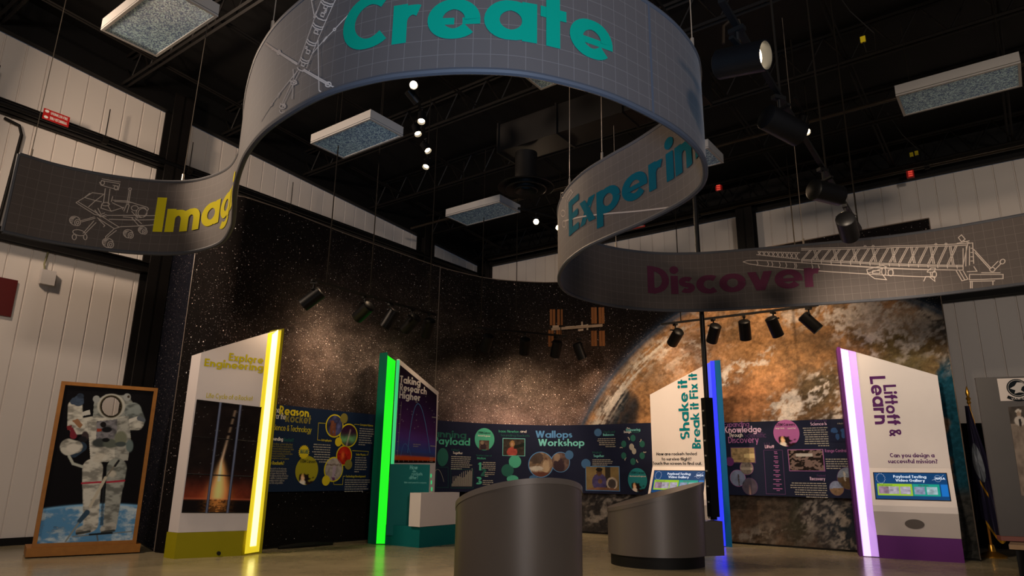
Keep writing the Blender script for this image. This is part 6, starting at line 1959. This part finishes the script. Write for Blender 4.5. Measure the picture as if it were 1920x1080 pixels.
    p.cap(580, 530, 520, 610, 4, 4, (120, 116, 104)); p.cap(520, 610, 440, 760, 8, 8, (190, 184, 166)); p.cap(425, 790, 385, 835, 14, 11, (50, 74, 96)); p.cap(380, 845, 315, 935, 5, 4, (130, 140, 140)); p.cap(590, 520, 570, 548, 6, 6, (34, 34, 36))
    p.ell(548, 218, 74, 70, (178, 180, 172), .06); p.ell(470, 176, 18, 20, (150, 156, 156), .1); p.ell(632, 168, 20, 22, (150, 156, 156), .1); p.ell(640, 165, 7, 8, (60, 50, 40))
    p.ell(547, 219, 60, 64, (70, 64, 44), .04); p.ell(547, 219, 54, 58, (24, 20, 16), .04)
    return p.C


def astro_hole(a, b):
    X = (313 * (1 - a) + 778 * a) * (1 - b) + (170 * (1 - a) + 675 * a) * b
    Y = (95 * (1 - a) + 137 * a) * (1 - b) + (942 * (1 - a) + 940 * a) * b
    return ((X - 547) / 48) ** 2 + ((Y - 219) / 53) ** 2 < 1


picture_rect('picture_panel', PS, e, e, W_ - e, HB - e, 190, 340, astro, ast, off=.012, hole=astro_hole)
mb = MB()
hn = 40
cu, cv = e + (W_ - 2 * e) * .535, 0
ring_in = []
for k in range(hn):
    th_ = 2 * math.pi * k / hn; X, Y = 547 + 49 * math.cos(th_), 219 + 54 * math.sin(th_)
    b = .16
    for _ in range(30):
        xl, xr = 313 * (1 - b) + 170 * b, 778 * (1 - b) + 675 * b
        a = (X - xl) / (xr - xl); yt, yb = 95 * (1 - a) + 137 * a, 942 * (1 - a) + 940 * a
        b = (Y - yt) / (yb - yt)
    ring_in.append((e + (W_ - 2 * e) * a, HB - e - (HB - 2 * e) * b))
mb.add([PS.pt(u, v, .012) for u, v in ring_in] + [PS.pt(u, v, -.012) for u, v in ring_in], [(k, (k + 1) % hn, hn + (k + 1) % hn, hn + k) for k in range(hn)])
mb.build('face_hole_edge', mat('cut_edge', lin(110, 92, 60), .6), ast)

# ================================================================== FLAG, CHARCOAL BOARD, BENCH
fx, fy = 6.86, 10.44
flag = thing('flag', 'navy blue flag with gold fringe drooping on a brass topped pole beside the violet kiosk', 'flag', (fx, fy, 0))
mb = MB(); mb.lathe([(0, 0), (.17, 0), (.175, .02), (.12, .05), (.05, .08), (.035, .16), (.03, .17), (0, .17)], (fx, fy, 0), 28); mb.build('stand', gold, flag, smooth=True)
mb = MB(); mb.tube([(fx, fy, .1), (fx, fy, 2.2)], .016, 10); mb.build('pole', wood, flag, smooth=True)
mb = MB(); mb.lathe([(0.02, 0), (.03, .02), (.02, .05), (.035, .08), (.018, .11), (.03, .16), (.012, .24), (0, .27)], (fx, fy, 2.15), 16); mb.build('finial', gold, flag, smooth=True)
mb = MB()
tw = 22; zs_ = np.linspace(0.42, 2.12, 24); vs = []; fs = []
vdir = np.array((fx, fy)) / math.hypot(fx, fy); side = np.array((vdir[1], -vdir[0]))


def cloth(f, z):
    k = (2.12 - z) / 1.70
    w = .06 + .36 * k ** 1.1
    zz_ = z + (.12 * math.sin(f * 7 + .5)) * k * k - .10 * f * k * k
    d = .05 * math.sin(f * 19 + k * 2) * (.25 + k)
    p = np.array((fx, fy)) + side * (-.05 + w * (f - .18)) - vdir * (.05 + d)
    return (p[0], p[1], zz_)


for z in zs_:
    for i in range(tw + 1): vs.append(cloth(i / tw, z))
for j in range(len(zs_) - 1):
    for i in range(tw):
        a = j * (tw + 1) + i; fs.append((a, a + 1, a + tw + 2, a + tw + 1))
mb.add(vs, fs); ob = mb.build('cloth', flagcloth, flag, smooth=True)
mb = MB()
for path in ([(f, zs_[0] - .012) for f in np.linspace(0.25, 1, 18)], [(1.0, z) for z in np.linspace(1.86, 2.1, 8)], [(.30 + .25 * t, 1.02 - .10 * t) for t in np.linspace(0, 1, 6)]):
    P_ = [np.array(cloth(*q)) - np.array([*(vdir * .016), 0]) for q in path]
    for i in range(len(P_) - 1):
        d = np.array((0, 0, .028)); mb.add([P_[i] - d, P_[i + 1] - d, P_[i + 1] + d, P_[i] + d], [(0, 1, 2, 3)])
mb.build('fringe', goldcloth, flag, 'gold fringe')
mb = MB(); ctr = (.40, 1.32)
for rr, hh in ((1.0, 0),):
    P_ = [np.array(cloth(ctr[0] + .30 * math.cos(a), ctr[1] + .26 * math.sin(a))) - np.array([*(vdir * .02), 0]) for a in np.linspace(0, 2 * math.pi, 30, endpoint=False)]
    c0 = np.array(cloth(*ctr)) - np.array([*(vdir * .03), 0]); mb.add([c0] + P_, [(0, 1 + k, 1 + (k + 1) % 30) for k in range(30)])
mb.build('seal', mat('seal_grey_blue', lin(110, 118, 132), .7, noise=.5, nscale=16), flag, 'round grey blue seal')

# black partition behind the flag
bp0, bp1 = np.array((6.75, 11.35)), np.array((8.3, 10.6))
t = thing('partition_screen', 'black low partition standing behind the flag', 'partition', (7.4, 11.0, 0))
mb = MB(); d_ = (bp1 - bp0) / np.hypot(*(bp1 - bp0)); n_ = np.array((-d_[1], d_[0])) * .05
mb.prism([tuple(bp0), tuple(bp1), tuple(bp1 + n_), tuple(bp0 + n_)], 0.06, 1.92); mb.build('panel', black, t)
for f in (.1, .9):
    mb = MB(); q = bp0 + (bp1 - bp0) * f; mb.box((q[0], q[1], .03), (.08, .4, .06), math.atan2(d_[1], d_[0])); mb.build('foot', black, t)

# charcoal display board with emblem and photographs
gA = np.array((6.00, 8.93)); gd = np.array((.93, -.37)); gd /= np.hypot(*gd); gn = np.array((gd[1], -gd[0]))
GB = PathSurf([tuple(gA), tuple(gA + gd * 1.4)])
zt_, zb_b = GB.uv(1838, 708)[1], .40
board = thing('display_board', 'charcoal display board with a round emblem and old photographs at the right edge', 'display board', (*(gA + gd * .7), 0))
mb = MB(); mb.prism([tuple(gA), tuple(gA + gd * 1.4), tuple(gA + gd * 1.4 - gn * .05), tuple(gA - gn * .05)], zb_b, zt_); mb.build('panel', grey_board, board)
mb = MB(); mb.prism([tuple(gA - gd * .02 + gn * .10), tuple(gA + gd * 1.42 + gn * .10), tuple(gA + gd * 1.42 - gn * .10), tuple(gA - gd * .02 - gn * .10)], zb_b - .05, zb_b); mb.build('ledge', mat('red_brown_wood', lin(110, 52, 34), .5, noise=.2), board)
for f in (.2, 1.2):
    mb = MB(); q = gA + gd * f; mb.box((q[0], q[1], (zb_b - .05) / 2), (.06, .06, zb_b - .05), 0); mb.build('leg', black, board)
a, b = GB.uv(1876, 752), GB.uv(1939, 708)
mb = MB(); rect(mb, GB, a[0], a[1], b[0], b[1], .004); mb.build('emblem_card', mat('card_white', lin(186, 176, 170), .6), board)
cu_, cv_ = (a[0] + b[0]) / 2, a[1] + (b[1] - a[1]) * .56; R_ = (b[1] - a[1]) * .40
mb = MB(); disc(mb, GB, cu_, cv_, R_, R_, .007); draw(mb, GB, [(cu_ - R_ * 1.05 + 2.1 * R_ * t, cv_ - R_ * (.95 + .35 * math.sin(t * math.pi))) for t in np.linspace(0, 1, 12)], R_ * .36, .0065); mb.build('emblem', t_black, board, 'dark round squadron emblem')
mb = MB()
draw(mb, GB, [(cu_ + R_ * .86 * math.cos(t), cv_ + R_ * .86 * math.sin(t)) for t in np.linspace(0, 6.29, 40)], R_ * .04, .009)
mb.add([GB.pt(cu_ + R_ * x, cv_ + R_ * y, .009) for x, y in ((-.7, -.05), (-.2, .25), (.05, .62), (.5, .60), (.8, .30), (.45, .10), (.30, -.25), (.62, -.55), (.1, -.50), (-.35, -.62), (-.2, -.25))], [tuple(range(11))])
put_text(mb, GB, 'VAW-120', cu_ - R_ * .72, cv_ - R_ * 1.28, R_ * .2, .2, fit=R_ * 1.44, off=.010, n=5); mb.build('emblem_figure', mat('ink_pale_grey', lin(170, 164, 160), .6), board)


def old_photo(A, B):
    n = fbm(A * 7, B * 16, 33, 5); c = np.zeros(A.shape + (3,)); c[:] = np.array(lin(120, 108, 98))
    c *= (.45 + 1.0 * n)[..., None]
    top = (B < .2)[..., None]; c = np.where(top, np.array(lin(66, 60, 56)) * (.5 + n)[..., None], c)
    p = Paint(A, B * 2.2, (0, 0, 0)); p.C = c
    p.ell(.30, .12, .10, .05, (176, 168, 158)); p.ell(.30, .20, .07, .08, (140, 122, 108)); p.ell(.30, .36, .17, .12, (170, 162, 154)); p.ell(.31, .40, .05, .10, (40, 36, 36))
    return p.C


a, b = GB.uv(1903, 930), GB.uv(1945, 762)
qd = [GB.uv(1890, 763), GB.uv(1950, 760), GB.uv(1972, 940), GB.uv(1915, 929)]
picture_rect('photograph', GB, 0, 0, 0, 0, 40, 90, old_photo, board, quad=qd, off=.006)

bench = thing('bench', 'dark bench with a pale wooden slab top at the bottom right corner', 'bench', (5.6, 7.2, 0))
bA = at(1891, 1021, .42)[:2]; bd = np.array((.80, -.60)); bn = np.array((bd[1], -bd[0]))
mb = MB(); mb.prism([tuple(bA), tuple(bA + bd * 1.5), tuple(bA + bd * 1.5 + bn * -.42), tuple(bA - bn * .42)], .375, .42); mb.build('top', wood2, bench)
for f, s_ in ((.10, -.05), (1.4, -.05), (.10, -.36), (1.4, -.36)):
    q = bA + bd * f + bn * s_; mb = MB(); mb.box((q[0], q[1], .1875), (.06, .06, .375), math.atan2(bd[1], bd[0])); mb.build('leg', black, bench)
mb = MB(); mb.prism([tuple(bA + bd * .05 - bn * .02), tuple(bA + bd * 1.45 - bn * .02), tuple(bA + bd * 1.45 - bn * .05), tuple(bA + bd * .05 - bn * .05)], .12, .375); mb.build('apron', black, bench)
